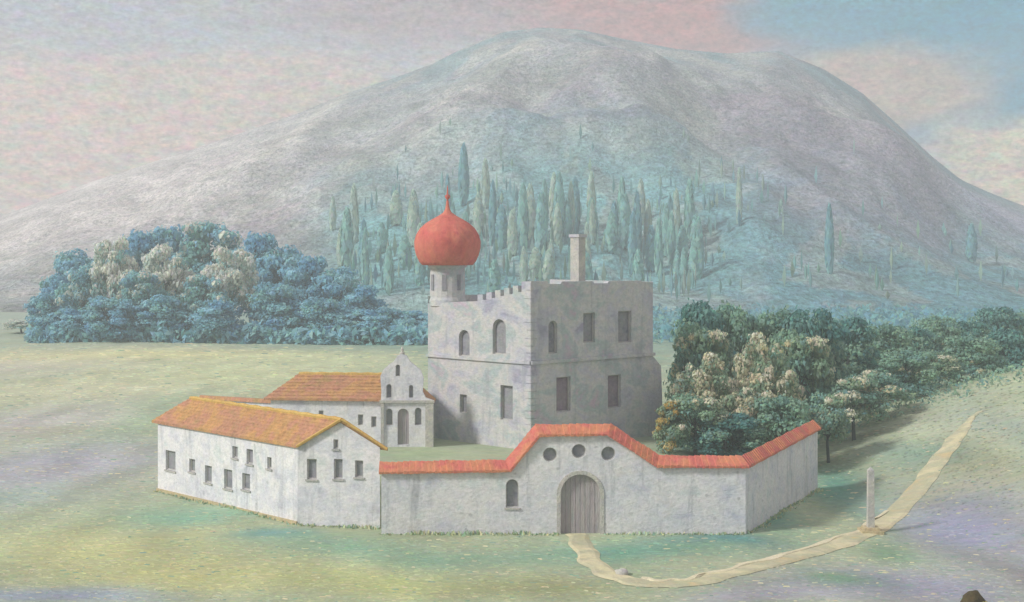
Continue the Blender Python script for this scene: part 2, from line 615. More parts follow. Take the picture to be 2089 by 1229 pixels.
def hill_c(x, y):
    px = 1044.5 + F * x / y
    n = noise.fractal((x * 0.012, y * 0.01, 7.0), 0.9, 2.0, 4)
    n2 = noise.fractal((x * 0.03, y * 0.018, 17.0), 0.9, 2.0, 4)
    base = Vector((0.36, 0.375, 0.365))
    teal = Vector((0.16, 0.42, 0.42))
    mauve = Vector((0.335, 0.285, 0.325))
    sage = Vector((0.40, 0.44, 0.36))
    cream = Vector((0.50, 0.48, 0.42))
    k = sm(n, -0.1, 0.4)
    c = base.lerp(mauve, k * 0.8)
    c = c.lerp(cream, sm(n2, 0.12, 0.5) * 0.55 * (1 - sm(px, 1250, 1600)))
    c = c.lerp(sage, sm(-n2, 0.0, 0.45) * 0.6)
    rt = sm(px, 1420, 1700)
    c = c.lerp(Vector((0.26, 0.225, 0.24)), rt * 0.85 * sm(n + 0.25, -0.1, 0.4))
    c = c.lerp(Vector((0.18, 0.33, 0.33)), 0.8 * sm(y, 760, 870) * sm(px, 500, 900) * sm(n2 + .3, 0, .4))
    p2 = Vector((x, y))
    for i, (l, w, h) in enumerate(SPW):
        d = min(seg_d(p2, a, b) for a, b in zip(l, l[1:]))
        if d < 70:
            if i == 4:
                c = c.lerp(Vector((0.24, 0.21, 0.28)), 0.8 * math.exp(-(d / 9) ** 2))
            elif i in (0, 3):
                c = c.lerp(Vector((0.62, 0.60, 0.50)), 0.75 * math.exp(-(d / 14) ** 2) * sm(n2 + .2, 0, .4))  # spur crests paled to cream, painting sunlit highlights into the colour
    c = c.lerp(Vector((0.46, 0.48, 0.58)), 0.7 * sm(px, 1880, 2010) * sm(y, 560, 640) * (1 - sm(y, 780, 850)))  # pale mist patch painted into the slope colour
    # woods and pasture at the foot of the hill
    edge = 640 + 60 * n + 40 * n2
    k = sm(px, 560, 760) * (1 - sm(y, edge - 70, edge + 50))
    tl = teal.lerp(Vector((0.10, 0.29, 0.33)), sm(px, 1250, 1600) * 0.8)
    c = c.lerp(tl if n2 < 0.15 else tl.lerp(sage, 0.45), 0.85 * k)
    c = c.lerp(Vector((0.74, 0.68, 0.61)), 0.85 * (1 - sm(px, 250, 820)) * sm(y, 480, 700))  # left slope paled to cream, haze painted into its colour
    c = c.lerp(Vector((0.30, 0.25, 0.30)), 0.6 * sm(px, 1450, 1650) * sm(y, 480, 560) * (1 - sm(y, 660, 760)) * (1 - sm(px, 1900, 1980)))
    g = 0.90 * (1 + 0.34 * noise.fractal((x * 0.05 + y * .02, y * 0.02, 27.0), 0.7, 2.2, 4))
    return (c.x * g * 0.98, c.y * g, c.z * g * 1.05, 1)


def hill_sheet():
    me = bpy.data.meshes.new('hill')
    ts = [-0.90 + 0.05 * i for i in range(10)] + [-0.40 + 0.0034 * i for i in range(236)] + [0.42 + 0.05 * i for i in range(11)]
    ys = [396 + 4.0 * i for i in range(126)] + [YR + 4 * i for i in range(1, 8)] + [YR + 28 + 16 * i for i in range(1, 12)]
    nx = len(ts)
    vs, buf = [], []
    for y in ys:
        for t in ts:
            x = t * y
            vs.append((x, y, hill_z(x, y)))
            buf += list(hill_c(x, y))
    fs = [(j * nx + i, j * nx + i + 1, (j + 1) * nx + i + 1, (j + 1) * nx + i) for j in range(len(ys) - 1) for i in range(nx - 1)]
    me.from_pydata(vs, [], fs)
    at = me.color_attributes.new('Col', 'FLOAT_COLOR', 'POINT')
    at.data.foreach_set('color', buf)
    me.polygons.foreach_set('use_smooth', [True] * len(me.polygons))
    me.materials.append(M['hill'])
    o = bpy.data.objects.new('hill', me)
    COL.objects.link(o)
    return o


tag(hill_sheet(), 'broad rounded grey green hill rising behind the castle', 'hill', kind='structure')

# ------------------------------------------------------------------ path
PATHP = [(1176, 1092), (1188, 1118), (1206, 1146), (1236, 1170), (1280, 1186), (1335, 1194), (1400, 1192), (1470, 1178), (1550, 1158), (1640, 1134), (1720, 1108),
         (1785, 1080), (1835, 1040), (1872, 998), (1905, 955), (1935, 915), (1960, 882), (1980, 858), (1998, 842)]
pw = [ground_at(*q) for q in PATHP]


def spline(ps, n):
    out = []
    for i in range(len(ps) - 1):
        p0, p1, p2, p3 = ps[max(i - 1, 0)], ps[i], ps[i + 1], ps[min(i + 2, len(ps) - 1)]
        for k in range(n):
            t = k / n
            out.append(0.5 * ((2 * p1) + (p2 - p0) * t + (2 * p0 - 5 * p1 + 4 * p2 - p3) * t * t + (3 * p1 - p0 - 3 * p2 + p3) * t ** 3))
    return out + [ps[-1]]


def ribbon(mb, ps, w0, w1, lift):
    pr = None
    for i, p in enumerate(ps):
        t = (ps[min(i + 1, len(ps) - 1)] - ps[max(i - 1, 0)])
        t.z = 0
        t.normalize()
        s = Vector((t.y, -t.x, 0))
        k = i / (len(ps) - 1)
        w = (w0 + (w1 - w0) * k) * (1 - 0.75 * sm(k, 0.82, 1.0))
        row = []
        for j in range(7):
            q = p + s * (w * (j / 6 - 0.5) + 0.35 * noise.noise((i * 0.22, j * .2, 2.0 if j < 3 else 9.0)))
            edge = 0.03 if j in (0, 6) else lift
            row.append(Vector((q.x, q.y, terrain(q.x, q.y) + edge)))
        if pr:
            for j in range(6):
                mb.quad(pr[j], pr[j + 1], row[j + 1], row[j])
        pr = row


mb = MB()
ribbon(mb, spline(pw, 8), 1.5, 1.9, 0.11)
tag(mb.build('path', M['path'], smooth=True), 'pale earth path curving from the gate and climbing to the right', 'path', kind='structure')
mb = MB()
side = []
for p in spline(pw, 8)[34:96]:
    side.append(p)
sh = []
for i, p in enumerate(side):
    t = (side[min(i + 1, len(side) - 1)] - side[max(i - 1, 0)])
    t.z = 0
    t.normalize()
    sh.append(p + Vector((-t.y, t.x, 0)) * (0.80 + 0.12 * math.sin(i * .7)))
ribbon(mb, sh, 0.55, 0.5, 0.14)  # cream ribbon painting a highlight on the far path edge
tag(mb.build('path_highlight', M['cream'], smooth=True), 'cream highlight painted along the far edge of the path', 'path edge', kind='structure')

# ------------------------------------------------------------------ front house
A, B, C = ground_at(322, 1003), ground_at(607, 1072), ground_at(775, 1079)
D = A + C - B
house = thing('house', (B.x, B.y, 0), 'long white house with a large ochre roof standing in front left of the yard', 'house')
EH, RH = 5.7, 7.45
fs, fg = Face(A, B), Face(B, C)
wall = MB()
sidew = []
for x0, y0, x1, y1 in [(338, 922, 358, 958), (386, 938, 398, 962), (418, 952, 432, 984), (457, 960, 474, 996), (494, 968, 510, 998), (503, 918, 516, 946), (474, 912, 485, 934), (545, 934, 554, 956)]:
    u0, z0 = fs.from_px(x0, y1)
    u1, z1 = fs.from_px(x1, y0)
    sidew.append(rect(u0, z0, u1, z1))
gabw = []
for x0, y0, x1, y1 in [(626, 937, 646, 978), (681, 937, 699, 977), (724, 940, 741, 974), (680, 897, 690, 916)]:
    u0, z0 = fg.from_px(x0, y1)
    u1, z1 = fg.from_px(x1, y0)
    gabw.append(rect(u0, z0, u1, z1))
fs.panel(wall, rect(0, -0.6, fs.w, EH), sidew)
fg.panel(wall, [(0, -0.6), (fg.w, -0.6), (fg.w, EH), (fg.w / 2, RH), (0, EH)], gabw)
fb = Face(C, D)
fb.panel(wall, rect(0, -0.6, fb.w, EH))
fl = Face(D, A)
fl.panel(wall, [(0, -0.6), (fl.w, -0.6), (fl.w, EH), (fl.w / 2, RH), (0, EH)])
wall.build('wall', M['white'], house, fix=False)
for s in sidew:
    fs.window(s, house, bars=False)
for s in gabw:
    fg.window(s, house, bars=False)
# low ochre skirting stones along the lit side, sitting a little proud of the wall
sk = MB()
sk.obox(fs.p(0.0, -0.6, 0.003), fs.u, fs.n, fs.w, 0.14, 0.85)
sk.build('plinth', M['ochre'], house)


def gable_roof(A, B, C, D, eh, rh, name_parent, over=0.35, th=0.16, courses=10, seed=1, mat='roof', hip=0.0):
    """tiled pitched roof over the plan A-B (eave) C-D (eave); ridge from mid AD to mid BC; stepped tile courses"""
    r = random.Random(seed)
    A, B, C, D = [Vector((q.x, q.y, 0)) for q in (A, B, C, D)]
    ax = (B - A).normalized()
    mb = MB()
    L = (B - A).length
    A2, B2, C2, D2 = A - ax * over, B + ax * over, C + ax * over, D - ax * over
    ra, rb = (A2 + D2) / 2 + ax * hip, (B2 + C2) / 2
    for e0, e1 in ((A2, B2), (C2, D2)):
        if e0 is A2:
            r0, r1 = ra, rb
        else:
            r0, r1 = rb, ra
        o0, o1 = (e0 - r0).normalized() * over, (e1 - r1).normalized() * over
        slope = (rh - eh) / ((e0 - r0).length if e0 is not A2 else (e1 - r1).length)
        b0, b1 = e0 + o0, e1 + o1
        zb = eh - slope * over
        n = courses
        for i in range(n):
            k0, k1 = i / n, (i + 1) / n + 0.02
            p0, p1 = b0.lerp(r0, k0), b1.lerp(r1, k0)
            q0, q1 = b0.lerp(r0, min(1, k1)), b1.lerp(r1, min(1, k1))
            z0, z1 = zb + (rh - zb) * k0, zb + (rh - zb) * min(1, k1)
            m = max(4, int(L / 0.9))
            for j in range(m):
                a0, a1 = j / m, (j + 1) / m
                dz = r.uniform(0.0, 0.05)
                t0 = Vector((0, 0, z0 + th + 0.06 + dz))
                t1 = Vector((0, 0, z1 + th + dz * 0.3))
                P = [p0.lerp(p1, a0), p0.lerp(p1, a1), q0.lerp(q1, a1), q0.lerp(q1, a0)]
                top = [P[0] + t0, P[1] + t0, P[2] + t1, P[3] + t1]
                bot = [P[0] + Vector((0, 0, z0 + 0.02)), P[1] + Vector((0, 0, z0 + 0.02)), P[2] + Vector((0, 0, z1 + 0.02)), P[3] + Vector((0, 0, z1 + 0.02))]
                mb.hexa(bot + top)
    o = mb.build('roof', M[mat], name_parent)
    rg = MB()
    m = max(4, int(L / 0.8))
    pa, pb = ra + Vector((0, 0, rh + 0.14)), rb + Vector((0, 0, rh + 0.14))
    rg.tube([pa.lerp(pb, j / m) + Vector((0, 0, 0.03 * (j % 2))) for j in range(m + 1)], [0.17 + 0.03 * (j % 2) for j in range(m + 1)], 7)
    rg.build('ridge_tiles', M['ridge'], o)
    return o, ra, rb


hroof, hra, hrb = gable_roof(A, B, C, D, EH, RH, house, courses=9)
vg = MB()                                                  # pale verge boards on the gable
ax = (Vector((B.x - A.x, B.y - A.y, 0))).normalized() * 0.37
for e in (B, C):
    p0 = Vector((e.x, e.y, EH + 0.0)) + ax
    p1 = (Vector((B.x, B.y, 0)) + Vector((C.x, C.y, 0))) / 2 + Vector((0, 0, RH + 0.22)) + ax
    d = (p0 - p1).normalized()
    vg.tube([p1, p0 + d * 0.35 + Vector((0, 0, .12))], [0.12, 0.12], 5)
vg.build('verge', M['ridge'], hroof)

# ------------------------------------------------------------------ barn behind
b0, b1 = pt(552, 905, 126.5), pt(778, 905, 125.5)
barn = thing('barn', (b0.x, b0.y, 1.0), 'low white barn with a hipped orange roof left of the small chapel', 'barn')
Z0 = 1.2
bf = Face(b0, b1)
dv = -bf.n * 6.0
b2, b3 = b1 + dv, b0 + dv
bw = MB()
bh = []
for x0, y0, x1, y1 in [(730, 846, 741, 868), (757, 850, 768, 872), (650, 838, 660, 858)]:
    u0, z0 = bf.from_px(x0, y1)
    u1, z1 = bf.from_px(x1, y0)
    bh.append(rect(u0, z0, u1, z1))
BE, BR = 6.25, 8.0
bf.panel(bw, rect(0, 0, bf.w, BE), bh)
for p, q in ((b1, b2), (b2, b3), (b3, b0)):
    f2 = Face(p, q)
    f2.panel(bw, rect(0, 0, f2.w, BE))
bw.build('wall', M['white'], barn, fix=False)
for s in bh:
    bf.window(s, barn, bars=False, sill=False)
broof, bra, brb = gable_roof(b0, b1, b2, b3, BE, BR, barn, courses=8, seed=4, hip=2.2)
hp = MB()
ax2 = bf.u * 0.35
hA = Vector((b0.x, b0.y, BE)) - ax2 * 1.6 + bf.n * 0.3
hD = Vector((b3.x, b3.y, BE)) - ax2 * 1.6 - bf.n * 0.3
hp.add([hA, hD, bra + Vector((0, 0, BR + 0.1))], [(0, 1, 2)])
hp.build('hip_slope', M['roof'], broof)

# low link wall between house and barn
lk0, lk1 = pt(408, 830, 131), pt(556, 830, 127.5)
link = thing('garden_wall', (lk0.x, lk0.y, 0), 'low white wall with a thin orange coping between house and barn', 'wall')
lf = Face(lk0, lk1)
lw = MB()
lw.obox(lf.p(0, -0.5, -0.4), lf.u, lf.n, lf.w, 0.4, 6.15)
lw.build('wall', M['white'], link)
lc = MB()
lc.hexa([lf.p(-.1, 5.65, .16), lf.p(lf.w, 5.65, .16), lf.p(lf.w, 5.65, -.56), lf.p(-.1, 5.65, -.56),
         lf.p(-.1, 5.98, -.1), lf.p(lf.w, 5.98, -.1), lf.p(lf.w, 5.98, -.3), lf.p(-.1, 5.98, -.3)])
lc.build('coping', M['roof'], link)

# ------------------------------------------------------------------ chapel
CY = 124.0
c0, c1 = pt(777, 905, CY), pt(884, 905, CY)
chapel = thing('chapel', (c0.x, c0.y, 1.5), 'small white chapel with a curved gable front beside the castle', 'chapel')
cf = Face(c0, c1)


def cpx(pts):
    return [cf.from_px(*q) for q in pts]


front = cpx([(777, 930), (884, 930), (884, 818), (868, 812), (862, 800), (864, 772), (858, 756), (846, 746), (836, 738), (830, 727), (820, 722), (810, 727), (803, 738), (792, 746),
             (781, 756), (776, 768), (778, 800), (777, 815)])
door = arch(*cf.from_px(811, 908), *cf.from_px(834, 834))
wins = [arch(*cf.from_px(787, 868), *cf.from_px(801, 834)), arch(*cf.from_px(846, 868), *cf.from_px(860, 832)), arch(*cf.from_px(788, 812), *cf.from_px(799, 784)), arch(*cf.from_px(834, 812), *cf.from_px(843, 786)),
        arch(*cf.from_px(807, 768), *cf.from_px(816, 744))]
cm = MB()
cf.panel(cm, front, [door] + wins, reveal=0.35)
cf.panel(cm, front, [door] + wins, d=-0.5, reveal=0.01)
for i in range(len(front)):
    a, b = front[i], front[(i + 1) % len(front)]
    cm.quad(cf.p(*a), cf.p(*a, -0.5), cf.p(*b, -0.5), cf.p(*b))
cm.build('facade', M['white'], chapel, fix=False)
for s in wins:
    cf.window(s, chapel, bars=False, reveal=0.35, sill=False, fw=0.06)
dm = MB()
dm.add([cf.p(u, z, -0.28) for u, z in door], [tuple(range(len(door)))])
for k in range(5):
    uu = door[0][0] + (door[1][0] - door[0][0]) * (k + .5) / 5
    dm.obox(cf.p(uu - 0.05, door[0][1], -0.28), cf.u, cf.n, 0.1, 0.03, 2.3)
dm.build('door', M['door'], chapel)
cn = MB()
nh = cf.from_px(820, 806)[1]
w = cf.w
n0, n1, n2, n3 = cf.p(0.25, 0, -0.5), cf.p(w - 0.25, 0, -0.5), cf.p(w - 0.25, 0, -4.6), cf.p(0.25, 0, -4.6)
for p, q in ((n1, n2), (n2, n3), (n3, n0)):
    ff = Face(p, q)
    if (p is n2):
        ff.panel(cn, [(0, 0.5), (ff.w, 0.5), (ff.w, nh - 0.9), (ff.w / 2, nh + 0.9), (0, nh - 0.9)])
    else:
        ff.panel(cn, rect(0, 0.5, ff.w, nh - 0.9))
cn.build('nave', M['white'], chapel, fix=False)
cr = MB()
for sgn in (0, 1):
    a0 = cf.p(0.05 if sgn == 0 else w - 0.05, nh - 1.0, -0.5)
    a1 = cf.p(0.05 if sgn == 0 else w - 0.05, nh - 1.0, -4.9)
    r0, r1 = cf.p(w / 2, nh + 0.95, -0.5), cf.p(w / 2, nh + 0.95, -4.9)
    up = Vector((0, 0, 0.15))
    cr.hexa([a0, a1, r1, r0, a0 + up, a1 + up, r1 + up, r0 + up])
cr.build('roof', M['roof'], chapel)
tr = MB()                                                  # corner pilasters, cornice and finial
for x0, x1 in ((777, 783), (868, 884)):
    tr = MB()
    u0, u1 = cf.from_px(x0, 860)[0], cf.from_px(x1, 860)[0]
    tr.obox(cf.p(u0, 1.5, 0.003), cf.u, cf.n, u1 - u0, 0.16, cf.from_px(800, 822)[1] - 1.5)
    tr.build('pilaster', M['pale'], chapel)
tr = MB()
tr.obox(cf.p(-0.1, cf.from_px(800, 822)[1], 0.004), cf.u, cf.n, w + 0.2, 0.2, 0.22)
tr.build('cornice', M['pale'], chapel)
tr = MB()
fu, fz = cf.from_px(820, 722)
fp = cf.p(fu, 0, -0.25)
tr.lathe(fp.x, fp.y, [(0.22, fz - .05), (0.24, fz + .1), (0.1, fz + .16), (0.17, fz + .3), (0.12, fz + .42), (0.03, fz + .62)], 10)
tr.build('finial', M['pale'], chapel, smooth=True)

# ------------------------------------------------------------------ castle keep
kc = Vector((pt(1083, 0, 121.5).x, 121.5, 0))
ld, rd = Vector((-0.735, 0.678, 0)).normalized(), Vector((0.76, 0.65, 0)).normalized()


def reach(o, d, px):
    t = (px - 1044.5) / F
    return (t * o.y - o.x) / (d.x - t * d.y)


lw_, rw_ = reach(kc, ld, 873), reach(kc, rd, 1332)
kl, kr = kc + ld * lw_, kc + rd * rw_
kb = kl + rd * rw_
castle = thing('castle', (kc.x, kc.y, 1.5), 'tall grey stone castle keep with battlements and a red domed turret', 'castle')
FL, FR = Face(kl, kc), Face(kc, kr)


def fpx(face, pts):
    return [face.from_px(*q) for q in pts]


crn = [(1080, 574), (1064, 575)]
for i in range(5):                                         # five merlons stepping down towards the turret
    xa = 1064 - 18 * i
    crn += [(xa, 596 + 4 * i), (xa - 7, 596.3 + 4 * i), (xa - 7.2, 583 + 4.5 * i), (xa - 17.8, 583.5 + 4.5 * i)]
crn += [(974, 615), (940, 616), (905, 618), (885, 619)]
topL = fpx(FL, crn)
topL = [(FL.w, FL.from_px(1083, 574)[1])] + topL[1:] + [(0, topL[-1][1])]
zt = topL[0][1]
outL = [(0, 0.5), (FL.w, 0.5)] + topL
hl = [arch(*FL.from_px(936, 726), *FL.from_px(958, 674)), arch(*FL.from_px(1005, 722), *FL.from_px(1032, 652)), rect(*FL.from_px(1021, 856), *FL.from_px(1046, 788)),
      rect(*FL.from_px(938, 842), *FL.from_px(952, 806))]
hr = [arch(*FR.from_px(1119, 722), *FR.from_px(1137, 654)), rect(*FR.from_px(1190, 700), *FR.from_px(1214, 638)), rect(*FR.from_px(1261, 700), *FR.from_px(1288, 634)),
      rect(*FR.from_px(1135, 842), *FR.from_px(1164, 768)), rect(*FR.from_px(1240, 834), *FR.from_px(1267, 764))]
outR = [(0, 0.5), (FR.w, 0.5), (FR.w, zt - 0.35), (FR.w * 0.9, zt - 0.3), (FR.w * 0.9, zt - 0.18), (FR.w * 0.62, zt - 0.16), (FR.w * 0.61, zt - 0.34), (FR.w * 0.5, zt - 0.32), (FR.w * .49, zt - 0.12),
        (FR.w * 0.24, zt - 0.1), (FR.w * 0.23, zt - 0.3), (FR.w * 0.14, zt - 0.28), (FR.w * 0.13, zt - 0.04), (0, zt)]
km = MB()
FL.panel(km, outL, hl, reveal=0.45)
FR.panel(km, outR, hr, reveal=0.45)
FB1, FB2 = Face(kr, kb), Face(kb, kl)
FB1.panel(km, rect(0, 0.5, FB1.w, zt - 0.3))
FB2.panel(km, rect(0, 0.5, FB2.w, zt - 1.6))
# inner side of the parapet and the roof deck
inn = 0.55
for fce, out in ((FL, outL), (FR, outR)):
    pts = out[2:]
    for a, b in zip(pts, pts[1:]):
        km.quad(fce.p(*a), fce.p(*b), fce.p(*b, -inn), fce.p(*a, -inn))
    zlow = min(q[1] for q in pts) - 0.4
    loop = [(pts[0][0], zlow)] + [q for q in pts] + [(pts[-1][0], zlow)]
    ll = [[fce.p(u, z, -inn) for u, z in loop]]
    km.add(ll[0], tessellate_polygon(ll))
zd = zt - 2.2
km.quad(kl + Vector((0, 0, zd)), kc + Vector((0, 0, zd)), kr + Vector((0, 0, zd)), kb + Vector((0, 0, zd)))
km.build('keep_wall', M['stone'], castle, fix=False)
for s in hl:
    FL.window(s, castle, reveal=0.45, bars=False, sill=False)
for i, s in enumerate(hr):
    FR.window(s, castle, 'pane' if i < 3 else 'pane_warm', reveal=0.45, bars=False, sill=False)
sc_ = MB()                                                 # string course, battered lower storey
zs = FR.from_px(1200, 732)[1]
sc_.obox(FL.p(-0.1, zs - 0.15, 0.003), FL.u, FL.n, FL.w + 0.1, 0.18, 0.28)
sc_.obox(FR.p(0.0, zs - 0.15, 0.004), FR.u, FR.n, FR.w + 0.15, 0.18, 0.28)
sc_.build('string_course', M['stone'], castle)
bt = MB()
bt.add([FR.p(FR.w, 0.5, 0.003), FR.p(FR.w + 1.5, 0.5, 0.003), FR.p(FR.w + 1.1, zs - 1.2, 0.003), FR.p(FR.w, zs - 0.2, 0.003),
        FR.p(FR.w, 0.5, -3), FR.p(FR.w + 1.5, 0.5, -3), FR.p(FR.w + 1.1, zs - 1.2, -3), FR.p(FR.w, zs - 0.2, -3)],
       [(0, 1, 2, 3), (7, 6, 5, 4), (0, 4, 5, 1), (1, 5, 6, 2), (2, 6, 7, 3), (3, 7, 4, 0)])
bt.build('buttress', M['stone'], castle)
qn = MB()                                                  # corner quoins, standing proud on both faces
r = random.Random(3)
z = 1.5
while z < zt - 0.6:
    h = r.uniform(0.5, 0.75)
    w1, w2 = r.uniform(0.4, 0.8), r.uniform(0.4, 0.8)
    qn.obox(FL.p(FL.w - w1, z, 0.002), FL.u, FL.n, w1 + 0.0, 0.05, h - 0.06)
    qn.obox(FR.p(-0.03, z, 0.002), FR.u, FR.n, w2, 0.05, h - 0.06)
    z += h
qn.build('quoin', M['stone'], castle)
# chimney
chm = MB()
zc0, Yc = zd, 128.5
q = pt(1178, 478, Yc)
chm.obox(q - FL.u * 0.55 + FL.n * .35 - Vector((0, 0, q.z - zc0)), FL.u, -FL.n, 1.0, 0.95, q.z - zc0 - 0.3)
chim = chm.build('chimney', M['pale'], castle)
cc = MB()
cc.obox(q - FL.u * 0.65 + FL.n * .45 - Vector((0, 0, 0.297)), FL.u, -FL.n, 1.2, 1.15, 0.28)
cc.build('chimney_cap', M['stone'], chim)
# domed turret at the left end
TU = FL.from_px(913, 600)[0]
tc_ = FL.p(TU, 0)
tc_ = tc_ * (1 + 2.4 / tc_.y)
tx, ty = tc_.x, tc_.y
px_m = F / ty


def zy(py):
    return CH - (py - 500) / px_m


turret = MB()
rt = 36 / px_m
turret.lathe(tx, ty, [(rt * 1.12, zd - 0.3), (rt * 1.08, zy(612)), (rt, zy(606)), (rt * 0.98, zy(548)), (rt * 1.12, zy(543)), (rt * 1.14, zy(538))], 20)
tur = turret.build('turret', M['stone'], castle, smooth=False)
for ang in (R(215), R(262), R(312)):
    wm = MB()
    dx, dy = math.cos(ang), math.sin(ang)
    u = Vector((-dy, dx, 0))
    o = Vector((tx + dx * rt * 0.95, ty + dy * rt * 0.95, zy(592))) - u * 0.2
    wm.obox(o, u, Vector((dx, dy, 0)), 0.4, 0.12, zy(560) - zy(592))
    wm.build('window', M['pane'], tur)
dome = MB()
dprof = [(52, 541), (58, 534), (64, 521), (67.5, 507), (68, 493), (64, 479), (56, 466), (45, 456), (32, 448), (19, 441), (9, 434), (4.5, 426), (3, 416), (2.4, 410)]
dome.lathe(tx, ty, [(a / px_m, zy(b)) for a, b in dprof], 56, 0.02)
dm_ = dome.build('dome', M['dome'], tur, smooth=True)
fin = MB()
fin.lathe(tx, ty, [(2 / px_m, zy(412)), (1.6 / px_m, zy(408)), (5 / px_m, zy(404)), (5.5 / px_m, zy(400)), (2 / px_m, zy(397)), (1.2 / px_m, zy(384)), (0.3 / px_m, zy(378))], 10)
fin.build('finial', M['dome'], tur, smooth=True)

# ------------------------------------------------------------------ courtyard wall with gate
WY = 97.3
w0, w1 = Vector((pt(778, 0, WY).x, WY, 0)), Vector((pt(1521, 0, WY).x, WY, 0))
w2 = ground_at(1668, 1000)
w2 = Vector((w2.x, w2.y, 0))
cwall = thing('courtyard_wall', (w0.x, w0.y, 0), 'pale courtyard wall with a red coping and an arched gate in its raised middle', 'wall')
FW, FE = Face(w0, w1), Face(w1, w2)
crest = fpx(FW, [(778, 966), (1042, 962), (1102, 890), (1240, 888), (1340, 953), (1521, 954)])
crest[0] = (0, crest[0][1])
crest[-1] = (FW.w, crest[-1][1])
gate = arch(*FW.from_px(1144, 1098), *FW.from_px(1224, 968), 14)
ocs = [circ(*FW.from_px(1122, 928), 0.5), circ(*FW.from_px(1181, 921), 0.5), circ(*FW.from_px(1241, 926), 0.5)]
niche = arch(*FW.from_px(1032, 1036), *FW.from_px(1058, 978))
TH = 0.7
wm = MB()
outw = [(0, -0.8), (FW.w, -0.8)] + crest[::-1]
FW.panel(wm, outw, [gate, niche] + ocs, reveal=0.4)
FW.panel(wm, outw, [], d=-TH, reveal=0.01)
for a, b in zip(crest, crest[1:]):
    wm.quad(FW.p(*a), FW.p(*b), FW.p(*b, -TH), FW.p(*a, -TH))
wm.quad(FW.p(0, -0.8), FW.p(*crest[0]), FW.p(*crest[0], -TH), FW.p(0, -0.8, -TH))
he = crest[-1][1]
zend = FE.from_px(1652, 884)[1]
oute = [(0, -0.8), (FE.w, -0.8), (FE.w, zend), (0, he)]
FE.panel(wm, oute)
FE.panel(wm, oute, d=-TH)
wm.quad(FE.p(0, he), FE.p(FE.w, zend), FE.p(FE.w, zend, -TH), FE.p(0, he, -TH))
wm.quad(FE.p(FE.w, -0.8), FE.p(FE.w, zend), FE.p(FE.w, zend, -TH), FE.p(FE.w, -0.8, -TH))
wm.build('wall', M['wall'], cwall, fix=False)

cp = MB()                                                  # pitched coping, mitred between runs
hc, ov = 0.74, 0.28
line = []
for i, (u, z) in enumerate(crest):
    line.append((FW.p(u, z, 0), FW.n))
nm = (FW.n + FE.n).normalized()
line[-1] = (FW.p(FW.w, he, 0), nm / max(0.5, nm.dot(FW.n)))
line.append((FE.p(FE.w + 0.1, zend + .02, 0), FE.n))
line[0] = (FW.p(-0.15, crest[0][1], 0), FW.n)
# thickness is laid square to each run, so slopes keep the same width
upv = []
for i in range(len(line)):
    t1 = (line[i][0] - line[i - 1][0]).normalized() if i else None
    t2 = (line[i + 1][0] - line[i][0]).normalized() if i < len(line) - 1 else None

    def nup(t):
        s = t.cross(Vector((0, 0, 1))).normalized()
        return s.cross(t).normalized()
    if t1 is None:
        v = nup(t2)
    elif t2 is None:
        v = nup(t1)
    else:
        a, b = nup(t1), nup(t2)
        v = (a + b).normalized()
        v = v / max(0.6, v.dot(a))
    upv.append(v)
rows = []
for (p, n), v in zip(line, upv):
    rows.append([p + n * ov + v * 0.0, p + n * (ov + .02) + v * 0.12, p - n * (TH / 2) + v * hc, p - n * (TH + ov + .02) + v * 0.12, p - n * (TH + ov)])
full = []
for i in range(len(rows) - 1):                             # single tiles, each lapping over the next
    ns = max(3, int((line[i + 1][0] - line[i][0]).length / 0.42))
    for k in range(ns):
        h0 = 0.025 * math.sin(i * 7 + k * 5.3)
        for kk, lift in ((k / ns, 0.05 + h0), ((k + 0.92) / ns, h0)):
            rw = [rows[i][j].lerp(rows[i + 1][j], kk) for j in range(5)]
            for j in (1, 2, 3):
                rw[j] = rw[j] + Vector((0, 0, lift + 0.04 * noise.noise((i * .7 + kk * 3, j * 3.0, 1.0))))
            rw[0], rw[1] = rw[0] + Vector((0, -lift * .6, -lift * .6)), rw[1] + Vector((0, -lift * .6, 0))
            full.append(rw)
full.append(rows[-1])
for i in range(len(full) - 1):
    for j in range(5):
        cp.quad(full[i][j], full[i][(j + 1) % 5], full[i + 1][(j + 1) % 5], full[i + 1][j])
cp.add(full[0], [(0, 1, 2, 3, 4)])
cp.add(full[-1], [(4, 3, 2, 1, 0)])
cp.build('coping', M['coping'], cwall)
gd = MB()
gu0, gu1 = gate[0][0], gate[1][0]
gd.add([FW.p(u, z, -0.32) for u, z in gate], [tuple(range(len(gate)))])
gz1 = max(q[1] for q in gate)
rr = (gu1 - gu0) / 2
for k in range(8):
    uu = gu0 + (gu1 - gu0) * (k + 0.5) / 8
    zz = gz1 - rr + math.sqrt(max(0, rr * rr - (uu - gu0 - rr) ** 2))
    gd.obox(FW.p(uu - 0.15, -0.3, -0.32), FW.u, FW.n, 0.297, 0.03, zz - 0.02 + 0.3)
gdo = gd.build('gate_door', M['door'], cwall)
sg = MB()                                                  # dressed surround of the gate
outer = arch(gu0 - 0.28, -0.5, gu1 + 0.28, gz1 + 0.26, 14)
FW.panel(sg, outer, [arch(gu0 + 0.001, -0.5, gu1 - 0.001, gz1 - 0.001, 14)], d=0.06, reveal=0.09)
for i in range(2, len(outer)):
    a, b = outer[i], outer[(i + 1) % len(outer)]
    sg.quad(FW.p(*a, 0.06), FW.p(*b, 0.06), FW.p(*b, 0.0), FW.p(*a, 0.0))
sg.build('gate_surround', M['pale'], cwall, fix=False)
for oc in ocs:
    FW.window(oc, cwall, reveal=0.4, bars=False, sill=False, name='oculus', fw=0.07)
FW.window(niche, cwall, 'pane', reveal=0.4, bars=False, sill=True, name='window', fw=0.06)
# ------------------------------------------------------------------ trees


